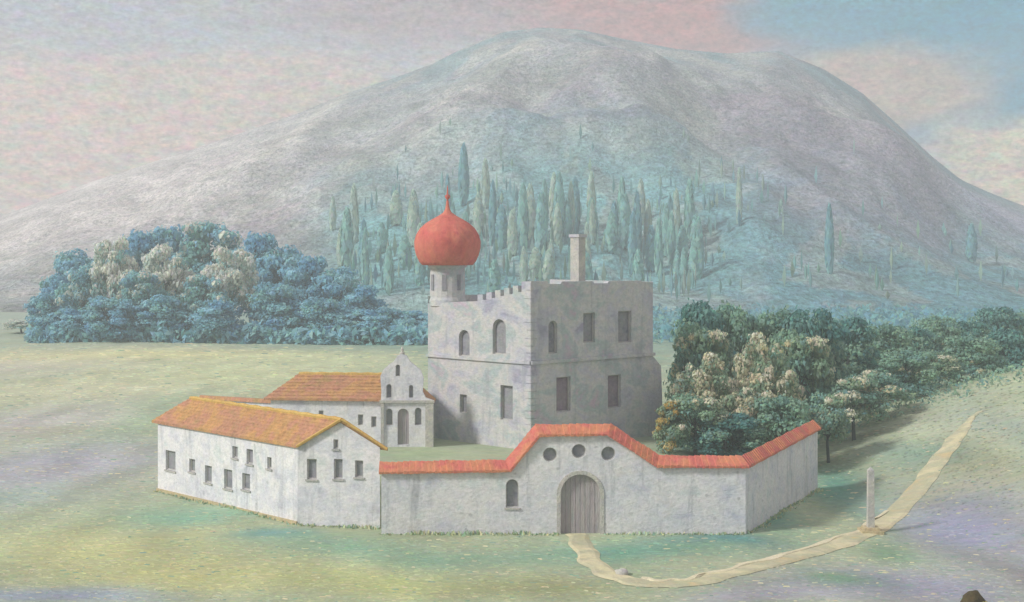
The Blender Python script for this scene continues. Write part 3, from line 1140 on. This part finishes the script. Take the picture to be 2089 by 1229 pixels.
def jit(c, r, a):
    k = 1 + r.uniform(-a, a)
    return (max(0, c[0] * k * (1 + r.uniform(-.1, .1))), max(0, c[1] * k * (1 + r.uniform(-.07, .07))), max(0, c[2] * k * (1 + r.uniform(-.1, .1))), 1)


def dab(mb, p, n, s, r, col, asp=1.7):
    """one bent leaf spray: two faces folded along the middle"""
    a = n.orthogonal().normalized()
    b = n.cross(a)
    t = r.uniform(0, math.pi)
    a, b = a * math.cos(t) + b * math.sin(t), b * math.cos(t) - a * math.sin(t)
    a *= s * asp * 0.5
    b *= s * 0.5
    tip = n * s * 0.28
    mb.add([p - a - tip, p - b, p + b, p + a - tip], ((0, 1, 2), (1, 3, 2)), col)


def make_crown(seed, cols, accents, lobes=15, dabs=150, s=0.075, h0=0.2, wid=0.5, acc=0.3, tufts=12):
    """foliage of unit height (0..1) and half-width wid: big soft masses, small tufts of the accent colour on the outside"""
    r = random.Random(seed)
    mb = MB()
    L = []
    for i in range(lobes):
        k = ((i + 0.5) / lobes) ** 0.85
        z = h0 + (0.9 - h0) * k
        rad = wid * (math.sin(math.pi * min(1, 0.24 + 0.66 * k)) ** 0.6)
        ang = i * 2.4 + r.uniform(-.6, .6)
        lr = r.uniform(0.10, 0.19) * (1.1 - 0.3 * k)
        rr = max(0, rad - lr * .8) * r.uniform(0.5, 1.0)
        L.append((Vector((rr * math.cos(ang), rr * math.sin(ang), min(z + r.uniform(-.06, .06), 1 - lr * .75))), lr, False))
    T = []
    for i in range(int(tufts)):
        c, lr, _ = r.choice(L)
        n = Vector((r.gauss(0, 1), r.gauss(0, 1), r.gauss(0.35, .7))).normalized()
        T.append((c + Vector((n.x * lr, n.y * lr, n.z * lr * .7)), r.uniform(.05, .10), True))
    for c, lr, isacc in L + T:
        base = r.choice(accents) if isacc else r.choice(cols)
        m = int(dabs * 0.42) if isacc else dabs
        for _ in range(m):
            n = Vector((r.gauss(0, 1), r.gauss(0, 1), r.gauss(0.25, 1))).normalized()
            k = r.uniform(0.7, 1.08) if r.random() < .75 else r.uniform(.2, 1.45)
            q = c + Vector((n.x * lr * 1.15, n.y * lr * 1.15, n.z * lr * 0.72)) * k
            nn = (n + Vector((r.gauss(0, .4), r.gauss(0, .4), r.gauss(0.15, .4)))).normalized()
            cc = base if r.random() < 0.72 else r.choice(cols)
            dab(mb, q, nn, s * r.uniform(0.5, 1.2), r, jit(cc, r, 0.2))
    return mb, L


def make_trunk(seed, L, h0=0.3, rad=0.022):
    r = random.Random(seed)
    mb = MB()
    top = Vector((r.uniform(-.03, .03), r.uniform(-.03, .03), 0.72))
    mid = Vector((r.uniform(-.025, .025), r.uniform(-.02, .02), h0))
    mb.tube([(0, 0, -0.05), (0, 0, 0.02), mid, top], [rad * 1.7, rad * 1.25, rad, rad * 0.35], 7)
    for c, lr, _ in L[::2]:
        st = mid.lerp(top, r.uniform(0.0, 0.75))
        mb.tube([st, st.lerp(c, .5) + Vector((0, 0, -.02)), c], [rad * .5, rad * .33, rad * .12], 5)
    return mb


BLUE = [lin(140, 194, 216), lin(156, 206, 222), lin(146, 200, 212), lin(168, 214, 222), lin(132, 186, 214)]
BLUEG = [lin(138, 192, 202), lin(156, 204, 202), lin(146, 198, 192), lin(132, 186, 202)]
PALE = [lin(220, 226, 214), lin(232, 234, 224), lin(206, 222, 214), lin(236, 236, 226)]  # pale leaf tones standing in for sunlit clumps of foliage
TEAL = [lin(134, 172, 156), lin(150, 184, 162), lin(136, 176, 164), lin(158, 188, 160), lin(124, 164, 160)]
DTEAL = [lin(96, 146, 146), lin(110, 160, 154), lin(100, 150, 142), lin(120, 164, 156)]
OLIVE = [lin(150, 176, 150), lin(164, 184, 154), lin(140, 168, 152)]
CREAM = [lin(230, 222, 192), lin(236, 232, 212), lin(220, 216, 188)]  # cream sprays: lit foliage painted in as leaf colour
KINDS = {}


def proto(kind, seed, cols, accents, acc, **kw):
    cb, L = make_crown(seed, cols, accents, acc=acc, **kw)
    tb = make_trunk(seed + 50, L, rad=kw.get('rad', 0.022) if 'rad' in kw else 0.022)
    t = bpy.data.objects.new('broadleaf_tree', None)
    COL.objects.link(t)
    t.empty_display_size = 0.3
    cr_ = cb.build('crown', M['leaf'], t, fix=False)
    tk = tb.build('trunk', M['bark'], t, smooth=True)
    KINDS[kind] = [t, cr_, tk, False]


proto('blue1', 11, BLUE, BLUEG, 0, lobes=22, dabs=190, s=0.045, tufts=5)
proto('blue2', 12, BLUE + BLUEG, BLUEG, 0, lobes=22, dabs=190, s=0.046, wid=0.56, tufts=8)
proto('bluepale', 13, BLUEG + BLUE[:2], PALE, 0, lobes=20, dabs=180, s=0.042, wid=0.52, tufts=34)
proto('pale', 14, PALE + BLUEG[1:2], PALE[1:2] + PALE[3:], 0, lobes=18, dabs=180, s=0.042, wid=0.55, tufts=60, h0=.34)
proto('teal1', 21, TEAL, CREAM, 0, lobes=26, dabs=190, s=0.038, wid=0.5, tufts=5)
proto('teal2', 22, TEAL + OLIVE, CREAM, 0, lobes=26, dabs=190, s=0.038, wid=0.55, tufts=16)
proto('open', 26, TEAL + OLIVE, CREAM, 0, lobes=20, dabs=190, s=0.04, wid=0.5, h0=0.4, tufts=24)
proto('dark', 23, DTEAL + TEAL[1:2], TEAL, 0, lobes=24, dabs=190, s=0.04, wid=0.5, tufts=14)
proto('cream', 24, OLIVE + CREAM[2:], CREAM, 0, lobes=20, dabs=190, s=0.036, wid=0.58, h0=0.2, tufts=50)
proto('gold', 25, OLIVE + [lin(190, 164, 96)], [lin(206, 180, 110), lin(214, 198, 140)], 0, lobes=12, dabs=220, s=0.05, wid=0.5, h0=0.1, tufts=30)


def tree(kind, px, ytop, Y, wpx, label, group, base=None, rz=None):
    src, cr0, tk0, used = KINDS[kind]
    x = (px - 1044.5) / F * Y
    zb = terrain(x, Y) if base is None else base
    h = CH - (ytop - 500) / F * Y - zb
    w = wpx * 1.3 / F * Y
    if not used:
        t = src
        KINDS[kind][3] = True
    else:
        t = src.copy()
        COL.objects.link(t)
        for c in (cr0, tk0):
            cc = c.copy()
            COL.objects.link(cc)
            cc.parent = t
    t.location = (x, Y, zb - 0.05)
    t.scale = (w, w, h)
    t.rotation_euler = (0, 0, random.uniform(0, 6.28) if rz is None else rz)
    tag(t, label, 'tree', group)
    return t


GL = 'trees of the blue grove on the left'
LEFT = [
    ('pale', 44, 652, 312, 60, 'faint low pale tree fading out at the far left of the grove'),
    ('blue2', 92, 598, 305, 70, 'small blue tree between the faint low pale tree and the taller grove'),
    ('blue2', 152, 508, 318, 110, 'hazy blue tree rising behind the pale trees near the left end of the grove'),
    ('blue1', 282, 472, 322, 130, 'tall blue tree standing behind the leftmost rounded pale tree'),
    ('blue1', 352, 462, 326, 110, 'tall blue tree behind the gap between two pale trees of the grove'),
    ('bluepale', 430, 452, 322, 150, 'tallest tree of the grove, blue with a green tinted top'),
    ('blue1', 520, 476, 316, 120, 'tall deep blue tree right of the brightest pale tree'),
    ('blue2', 572, 500, 312, 110, 'deep blue tree stepping down right of the grove summit'),
    ('blue1', 628, 522, 306, 105, 'rounded deep blue tree in the right half of the grove'),
    ('blue2', 684, 544, 302, 100, 'deep blue tree with a knobbly top where the grove slopes down'),
    ('blue1', 738, 582, 298, 90, 'lower blue tree near the right end of the grove'),
    ('blue2', 788, 626, 296, 80, 'small blue tree above the chapel gable'),
    ('blue1', 838, 634, 296, 90, 'small deep blue tree touching the left edge of the castle'),
    ('blue2', 890, 640, 300, 90, 'low blue tree half hidden by the castle wall'),
    ('pale', 232, 486, 300, 84, 'rounded pale cream tree at the upper left of the grove'),
    ('pale', 340, 500, 300, 92, 'pale green tree in the middle of the grove front'),
    ('pale', 470, 506, 298, 104, 'brightest whitish tree below the grove summit'),
    ('bluepale', 170, 540, 300, 90, 'pale blue green tree with whitish sprays at the left of the grove'),
    ('bluepale', 290, 552, 292, 90, 'low pale spotted tree in front of the cream trees'),
    ('bluepale', 415, 560, 291, 96, 'low whitish spotted tree left of the brightest tree'),
    ('blue2', 565, 575, 291, 110, 'low blue green tree in front of the deep blue trees'),
    ('blue2', 655, 605, 288, 100, 'low wide blue tree at the front of the right half of the grove'),
    ('blue2', 225, 604, 287, 100, 'low blue bushy tree under the rounded cream tree'),
    ('blue1', 128, 630, 288, 90, 'low deep blue tree at the front left corner of the grove'),
    ('blue2', 330, 600, 287, 100, 'low blue tree below the pale green tree of the grove front'),
    ('blue1', 440, 612, 286, 105, 'low deep blue tree below the brightest whitish tree'),
    ('blue1', 735, 632, 286, 100, 'low deep blue tree left of the chapel finial'),
]
for k, px, yt, Y, w, lab in LEFT:
    tree(k, px, yt, Y, w, lab, GL)

GR = 'trees of the green grove on the right'
RIGHT = [
    ('dark', 1432, 606, 148, 120, 'dark teal tree rising nearest the right edge of the castle'),
    ('teal1', 1500, 612, 150, 130, 'tall teal tree second from the castle in the back row'),
    ('teal1', 1588, 622, 152, 130, 'teal tree with knobbly dark top in the middle of the back row'),
    ('dark', 1652, 622, 150, 130, 'tall dark topped tree above the end of the red coping'),
    ('dark', 1730, 640, 160, 130, 'dark teal tree right of the tall dark topped tree'),
    ('teal1', 1800, 654, 172, 116, 'lower teal tree in the back row above the hillside path'),
    ('dark', 1858, 660, 186, 96, 'small dark tree in the back row left of the last three'),
    ('teal1', 1915, 640, 196, 104, 'bushy teal tree in the thinning back row on the right'),
    ('dark', 1974, 650, 205, 96, 'small dark tree near the right end of the grove'),
    ('dark', 2036, 622, 212, 110, 'dark tree at the right edge where the grove ends'),
    ('teal2', 2092, 634, 220, 110, 'teal tree cut off by the right edge of the picture'),
    ('teal2', 1432, 655, 135, 110, 'olive tree with cream highlights close beside the castle'),
    ('cream', 1440, 728, 128, 104, 'bright cream highlighted tree low beside the castle corner'),
    ('cream', 1548, 690, 132, 112, 'tall cream highlighted tree above the dip in the red coping'),
    ('teal2', 1632, 668, 138, 120, 'teal tree with a whitish highlighted tuft above the end of the wall'),
    ('cream', 1535, 772, 126, 110, 'low cream tree directly over the level part of the right coping'),
    ('gold', 1366, 818, 121, 66, 'small golden yellow bush tree against the castle foot'),
    ('teal2', 1418, 800, 122, 110, 'low olive tree just behind the right slope of the coping'),
    ('dark', 1480, 838, 122, 130, 'low dark green tree behind the level right coping'),
    ('teal1', 1590, 800, 124, 120, 'low teal tree behind the rising end of the coping'),
    ('open', 1690, 800, 128, 96, 'whitish highlighted small tree just right of the wall end'),
    ('open', 1742, 764, 136, 116, 'olive tree right of the wall end with a bare dark trunk'),
    ('open', 1795, 756, 142, 104, 'whitish highlighted tufted tree above the start of the hillside'),
    ('teal1', 1850, 712, 150, 112, 'teal tree over the lower part of the hillside'),
    ('teal2', 1912, 716, 160, 104, 'green tree over the middle of the hillside edge'),
    ('teal1', 1982, 680, 168, 110, 'teal tree at the upper part of the hillside edge'),
    ('dark', 2060, 668, 176, 112, 'dark green tree above the top of the hillside at the right'),
]
for k, px, yt, Y, w, lab in RIGHT:
    tree(k, px, yt, Y, w, lab, GR)


def scrub(name, spots, cols, n, s, seed, label):
    r = random.Random(seed)
    mb = MB()
    for px0, px1, Y0, Y1, h in spots:
        for _ in range(n):
            Y = r.uniform(Y0, Y1)
            px = r.uniform(px0, px1)
            x = (px - 1044.5) / F * Y
            hh = h * (0.6 + 0.8 * abs(noise.noise((x * 0.2, Y * 0.2, seed))))
            z = terrain(x, Y) + r.uniform(0, hh)
            nn = Vector((r.gauss(0, .7), r.gauss(-.5, .6), r.uniform(0.1, 1))).normalized()
            dab(mb, Vector((x, Y, z)), nn, s * r.uniform(.6, 1.3), r, jit(r.choice(cols), r, .2), 2.2)
    o = mb.build(name, M['leaf'], fix=False)
    tag(o, label, 'scrub' if name == 'scrub' else 'undergrowth', kind='stuff')


scrub('undergrowth', [(55, 330, 284, 296, 3.2), (320, 620, 282, 296, 4.0), (600, 880, 280, 296, 4.5)], BLUE[:4] + BLUEG, 2600, 0.9, 5, 'blue green undergrowth below the trees of the left grove')
scrub('undergrowth', [(1340, 1660, 124, 134, 1.6), (1655, 2089, 140, 170, 1.2)], TEAL + OLIVE, 1800, 0.24, 6, 'dark teal undergrowth at the feet of the right grove')

scrub('scrub', [(880, 1340, 330, 420, 2.2), (1300, 2120, 280, 410, 2.6)], [lin(120, 176, 190), lin(134, 188, 192), lin(112, 164, 182), lin(140, 186, 180)], 4200, 0.95, 8, 'blue teal scrub on the plain between the right grove and the hill')

# ------------------------------------------------------------------ slender trees and wood on the hill foot
CYC = [[lin(164, 214, 208), lin(176, 220, 212), lin(156, 206, 204)], [lin(204, 224, 210), lin(214, 230, 216), lin(194, 220, 210)], [lin(142, 198, 204), lin(154, 206, 208), lin(136, 192, 202)]]
CYP = []
for ci, cols in enumerate(CYC):
    r = random.Random(90 + ci)
    mb = MB()
    mb.tube([(0, 0, -.06), (0, 0, .25)], [.03, .02], 5)
    mb.c = [lin(84, 100, 104)] * len(mb.f)
    for _ in range(420):
        z = r.uniform(0.06, 1.0)
        rad = 0.5 * (math.sin(math.pi * (0.10 + 0.86 * z)) ** 0.6) * (1.05 - 0.25 * z)
        an = r.uniform(0, 6.283)
        n = Vector((math.cos(an), math.sin(an), r.gauss(.2, .2))).normalized()
        k = rad * r.uniform(.55, 1.05)
        p = Vector((k * math.cos(an), k * math.sin(an), z))
        a = Vector((0, 0, .09 * r.uniform(.6, 1.3)))
        b = Vector((-math.sin(an), math.cos(an), 0)) * .2 * r.uniform(.6, 1.3)
        mb.add([p - a, p + b, p - b, p + a], ((0, 1, 2), (1, 3, 2)), jit(r.choice(cols), r, .15))
    o = mb.build('cypress_tree', M['leaf'], fix=False)
    CYP.append([o, False])


def hill_at(px, py):
    t, e = (px - 1044.5) / F, (py - 500) / F
    Y = 405.0
    while Y < 890:
        x = t * Y
        if CH - e * Y <= hill_z(x, Y):
            break
        Y += 1.0
    return Vector((t * Y, Y, hill_z(t * Y, Y)))


def cypress(ci, px, ytop, ybase, wpx, label, group='slender trees on the hill slope'):
    g = hill_at(px, ybase)
    src = CYP[ci]
    if src[1]:
        o = src[0].copy()
        COL.objects.link(o)
    else:
        o = src[0]
        src[1] = True
    o.location = g
    h = (ybase - ytop) / F * g.y
    w = wpx / F * g.y
    o.scale = (w, w, h)
    o.rotation_euler = (0, 0, random.uniform(0, 6.28))
    tag(o, label, 'tree', group)


cypress(2, 946, 302, 420, 24, 'tall pointed teal cypress to the right of the dome finial')
cypress(1, 990, 330, 425, 20, 'pale slender tree right of the tall cypress behind the dome')
cypress(1, 1130, 362, 460, 22, 'pale green slender tree up left of the chimney')
cypress(2, 1692, 428, 560, 20, 'lone dark teal cypress above the right grove')
cypress(2, 1982, 462, 535, 24, 'dark teal tree at the right foot of the hill')
cypress(1, 722, 385, 500, 22, 'pale slender tree at the left end of the slope trees')
cypress(1, 1508, 350, 455, 14, 'thin whitish tree high on the slope far right of the chimney')
cypress(2, 1300, 400, 520, 20, 'tall slender blue teal tree standing right of the chimney')
r = random.Random(31)
LAB = ['teal slender tree among the many on the hill foot behind the castle', 'pale green slender tree among the many on the hill foot behind the castle',
       'deep blue teal slender tree among the many on the hill foot behind the castle']
GRP = ['teal slender trees on the hill foot', 'pale green slender trees on the hill foot', 'deep blue teal slender trees on the hill foot']
for i in range(66):
    px = r.uniform(670, 1430)
    yb = r.uniform(455, 600)
    ci = r.choice((0, 0, 1, 1, 2)) if px < 1100 else r.choice((0, 0, 0, 1, 2))
    hh = r.uniform(55, 125)
    cypress(ci, px, yb - hh, yb, r.uniform(15, 30), LAB[ci], GRP[ci])

mb = MB()
r = random.Random(77)
ALLC = [lin(150, 196, 190), lin(136, 186, 186), lin(168, 200, 184), lin(128, 176, 182), lin(160, 186, 172)]
for _ in range(1900):
    px = r.uniform(640, 2089)
    yb = r.uniform(400, 612)
    if r.random() < 0.85 * sm(px, 1350, 1600):
        continue
    lim = 455 + 60 * noise.noise((px * .008, 3, 1)) + 150 * (1 - sm(px, 640, 800)) + r.gauss(0, 22)
    if yb < lim or r.random() > 0.25 + 0.9 * sm(noise.noise((px * .012, yb * .015, 6)), -.3, .35):
        continue
    Y = 395 + (650 - yb) * 1.0 + r.uniform(-15, 15)
    x = (px - 1044.5) / F * Y
    z = max(hill_z(x, Y), 0)
    h, w = r.uniform(2.5, 9.0), r.uniform(.4, 1.0)
    c = jit(r.choice(ALLC), r, .08)
    an = r.uniform(0, 3.14)
    p = Vector((x, Y, z))
    ring = [Vector((math.cos(an + 2.1 * i), math.sin(an + 2.1 * i), 0)) * w for i in range(3)]
    mb.add([p + Vector((0, 0, -.4))] + [p + q + Vector((0, 0, h * .4)) for q in ring] + [p + Vector((0, 0, h))],
           ((0, 2, 1), (0, 3, 2), (0, 1, 3), (1, 2, 4), (2, 3, 4), (3, 1, 4)), c)
tag(mb.build('far_wood', M['leaf'], fix=False), 'hazy teal wood covering the foot of the hill behind the castle', 'wood', kind='stuff')

# ------------------------------------------------------------------ small things on the meadow


def boulder(name, px, py, w, h, mat, label, cat='rock', seed=0, lift=0.35):
    g = ground_at(px, py)
    m = g.y / F
    r = random.Random(seed)
    mb = MB()
    seg, rg = 14, 8
    vs = []
    for i in range(rg + 1):
        a = -math.pi / 2 + math.pi * i / rg
        for k in range(seg):
            b = 2 * math.pi * k / seg
            d = Vector((math.cos(a) * math.cos(b), math.cos(a) * math.sin(b), math.sin(a)))
            s = 1 + 0.28 * noise.noise(d * 1.6 + Vector((seed * 3.1, 0, 0)))
            vs.append(g + Vector((d.x * w * m * .5 * s, d.y * w * m * .45 * s, d.z * h * m * .5 * s + h * m * lift)))
    fs = [(i * seg + k, i * seg + (k + 1) % seg, (i + 1) * seg + (k + 1) % seg, (i + 1) * seg + k) for i in range(rg) for k in range(seg)]
    mb.add(vs, fs)
    o = mb.build(name, mat, smooth=True)
    tag(o, label, cat)
    return o


boulder('rock', 1268, 1174, 30, 15, M['pale'], 'whitish stone lying on the bend of the path', seed=1)



d = boulder('rock', 1985, 1268, 58, 70, M['dark'], 'dark brown boulder with a yellow rim at the bottom right edge', seed=6)
d.name = 'mossy_rock'
g = ground_at(1996, 1271)
mb = MB()
for k in range(9):
    a = -0.5 + k * 0.28
    p = g + Vector((0.55 * math.cos(a) + .12, -0.2 * math.sin(a), 0.25 + 0.75 * math.sin(max(.1, a + .3))))
    mb.tube([p + Vector((-.06, 0, -.14)), p, p + Vector((.08, .05, .12))], [.1, .16, .06], 6)
mo = mb.build('moss', M['lichen'], None, smooth=True)
mo.parent = d


def post(name, px, ytop, ybase, w, mats, label, cat, plinth=None, lean=0.0):
    g = ground_at(px, ybase)
    m = g.y / F
    t = thing(name, g, label, cat)
    h = (ybase - ytop) * m
    w *= m
    mb = MB()
    dx = lean * h
    mb.add([g + Vector((-w / 2, -w / 2, -.2)), g + Vector((w / 2, -w / 2, -.2)), g + Vector((w / 2, w / 2, -.2)), g + Vector((-w / 2, w / 2, -.2)),
            g + Vector((dx - w * .42, -w * .42, h)), g + Vector((dx + w * .42, -w * .42, h)), g + Vector((dx + w * .42, w * .42, h)), g + Vector((dx - w * .42, w * .42, h)), g + Vector((dx, 0, h + w * .5))],
           [(3, 2, 1, 0), (0, 1, 5, 4), (1, 2, 6, 5), (2, 3, 7, 6), (3, 0, 4, 7), (4, 5, 8), (5, 6, 8), (6, 7, 8), (7, 4, 8)])
    mb.build('shaft', M[mats[0]], t)
    if plinth:
        pwid, ph = plinth[0] * m, plinth[1] * m
        mb = MB()
        mb.obox(g + Vector((-pwid / 2, -pwid / 2, -.2)), (1, 0, 0), (0, 1, 0), pwid, pwid, ph + .2)
        mb.obox(g + Vector((-pwid * .36, -pwid * .36, ph)), (1, 0, 0), (0, 1, 0), pwid * .72, pwid * .72, ph * .7)
        mb.build('plinth', M[mats[1]], t)
    return t


post('wayside_pillar', 1776, 960, 1088, 14, ('pale', 'ochre'), 'pale stone wayside pillar on a cream base beside the path', 'pillar', (44, 7))





# ------------------------------------------------------------------ grass strokes
mb = MB()
r = random.Random(55)
pts2 = [A, B, C, D]
for i in range(52000):
    px = r.uniform(-160, 2260)
    py = r.uniform(700, 1260)
    Y = 20 * F / (py - 500)
    if Y > 300:
        continue
    x = (px - 1044.5) / F * Y
    if -29 < x < 25 and 96.4 < Y < 136:                  # the yard and its buildings
        if not (Y > 97.5 and x < -14 and Y < 100.3 + (-15.0 - x) * 1.0 - 1.2) and not (x > 17.5 and Y < 97.3 + (x - 16.1) * 2.0 - 0.8):
            continue
    z = terrain(x, Y)
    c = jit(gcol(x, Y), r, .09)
    if r.random() < .3:
        c = (c[0] * 1.14, c[1] * 1.12, c[2] * 1.04, 1)
    k = r.random()
    if k < .05:
        c = jit(lin(198, 194, 160), r, .1)
    elif k < .08:
        c = jit(lin(130, 160, 140), r, .12)
    s = Y / 100.0
    w, d = r.uniform(.15, .75) * s, r.uniform(.05, .2) * s
    an = r.gauss(0, .3)
    u = Vector((math.cos(an), math.sin(an), 0)) * w * .5
    e = Vector((-u.y, u.x, 0)).normalized() * d
    p = Vector((x, Y, z))
    lift = Vector((0, 0, r.uniform(.01, .05) * s))
    mb.add([p - u - Vector((0, 0, .02)), p + u - Vector((0, 0, .02)), p + u * .6 + e + lift, p - u * .5 + e * 1.2 + lift], ((0, 1, 2, 3),), c)
for a, b, n in ((A, B, 420), (B, C, 180), (w0, w1, 600), (w1, w2, 400)):
    d = Vector((b.x - a.x, b.y - a.y, 0))
    out_ = Vector((d.y, -d.x, 0)).normalized()
    for _ in range(n):                                     # taller growth against the foot of the walls
        k = r.random()
        p = Vector((a.x, a.y, 0)) + d * k + out_ * abs(r.gauss(0.12, .22))
        if (a is w0) and abs(p.x - FW.p((gu0 + gu1) / 2, 0).x) < 1.5:
            continue
        p.z = terrain(p.x, p.y) - .03
        h = r.uniform(.06, .30) * (0.4 + 0.9 * max(0, noise.noise((p.x * .5, p.y * .5, 2)) + .4))
        u = Vector((r.gauss(0, 1), r.gauss(0, .4), 0)).normalized() * r.uniform(.04, .12)
        c = jit(r.choice((lin(178, 196, 160), lin(160, 190, 168), lin(200, 202, 162))), r, .12)
        up = Vector((r.gauss(0, .08), r.gauss(-.03, .05), h))
        mb.add([p - u, p + u, p + u * .3 + up, p - u * .4 + up * .92], ((0, 1, 2, 3),), c)
tag(mb.build('grass', M['grass'], fix=False), 'short pale meadow grass in soft tufts', 'grass', kind='stuff')

# ------------------------------------------------------------------ air
mb = MB()
mb.hexa([(-1100, -140, -12), (1100, -140, -12), (1100, 1140, -12), (-1100, 1140, -12), (-1100, -140, 178), (1100, -140, 178), (1100, 1140, 178), (-1100, 1140, 178)])
hz = bpy.data.materials.new('haze')
hz.use_nodes = True
N = NT(hz.node_tree)
pv = N.n('ShaderNodeVolumePrincipled')
pv.inputs['Color'].default_value = (0.86, 0.93, 0.97, 1)
pv.inputs['Density'].default_value = 0.00082
pv.inputs['Anisotropy'].default_value = 0.0
N.link(pv.outputs[0], N.n('ShaderNodeOutputMaterial').inputs['Volume'])
tag(mb.build('haze', hz), 'pale blue haze filling the valley air', 'haze', kind='stuff')
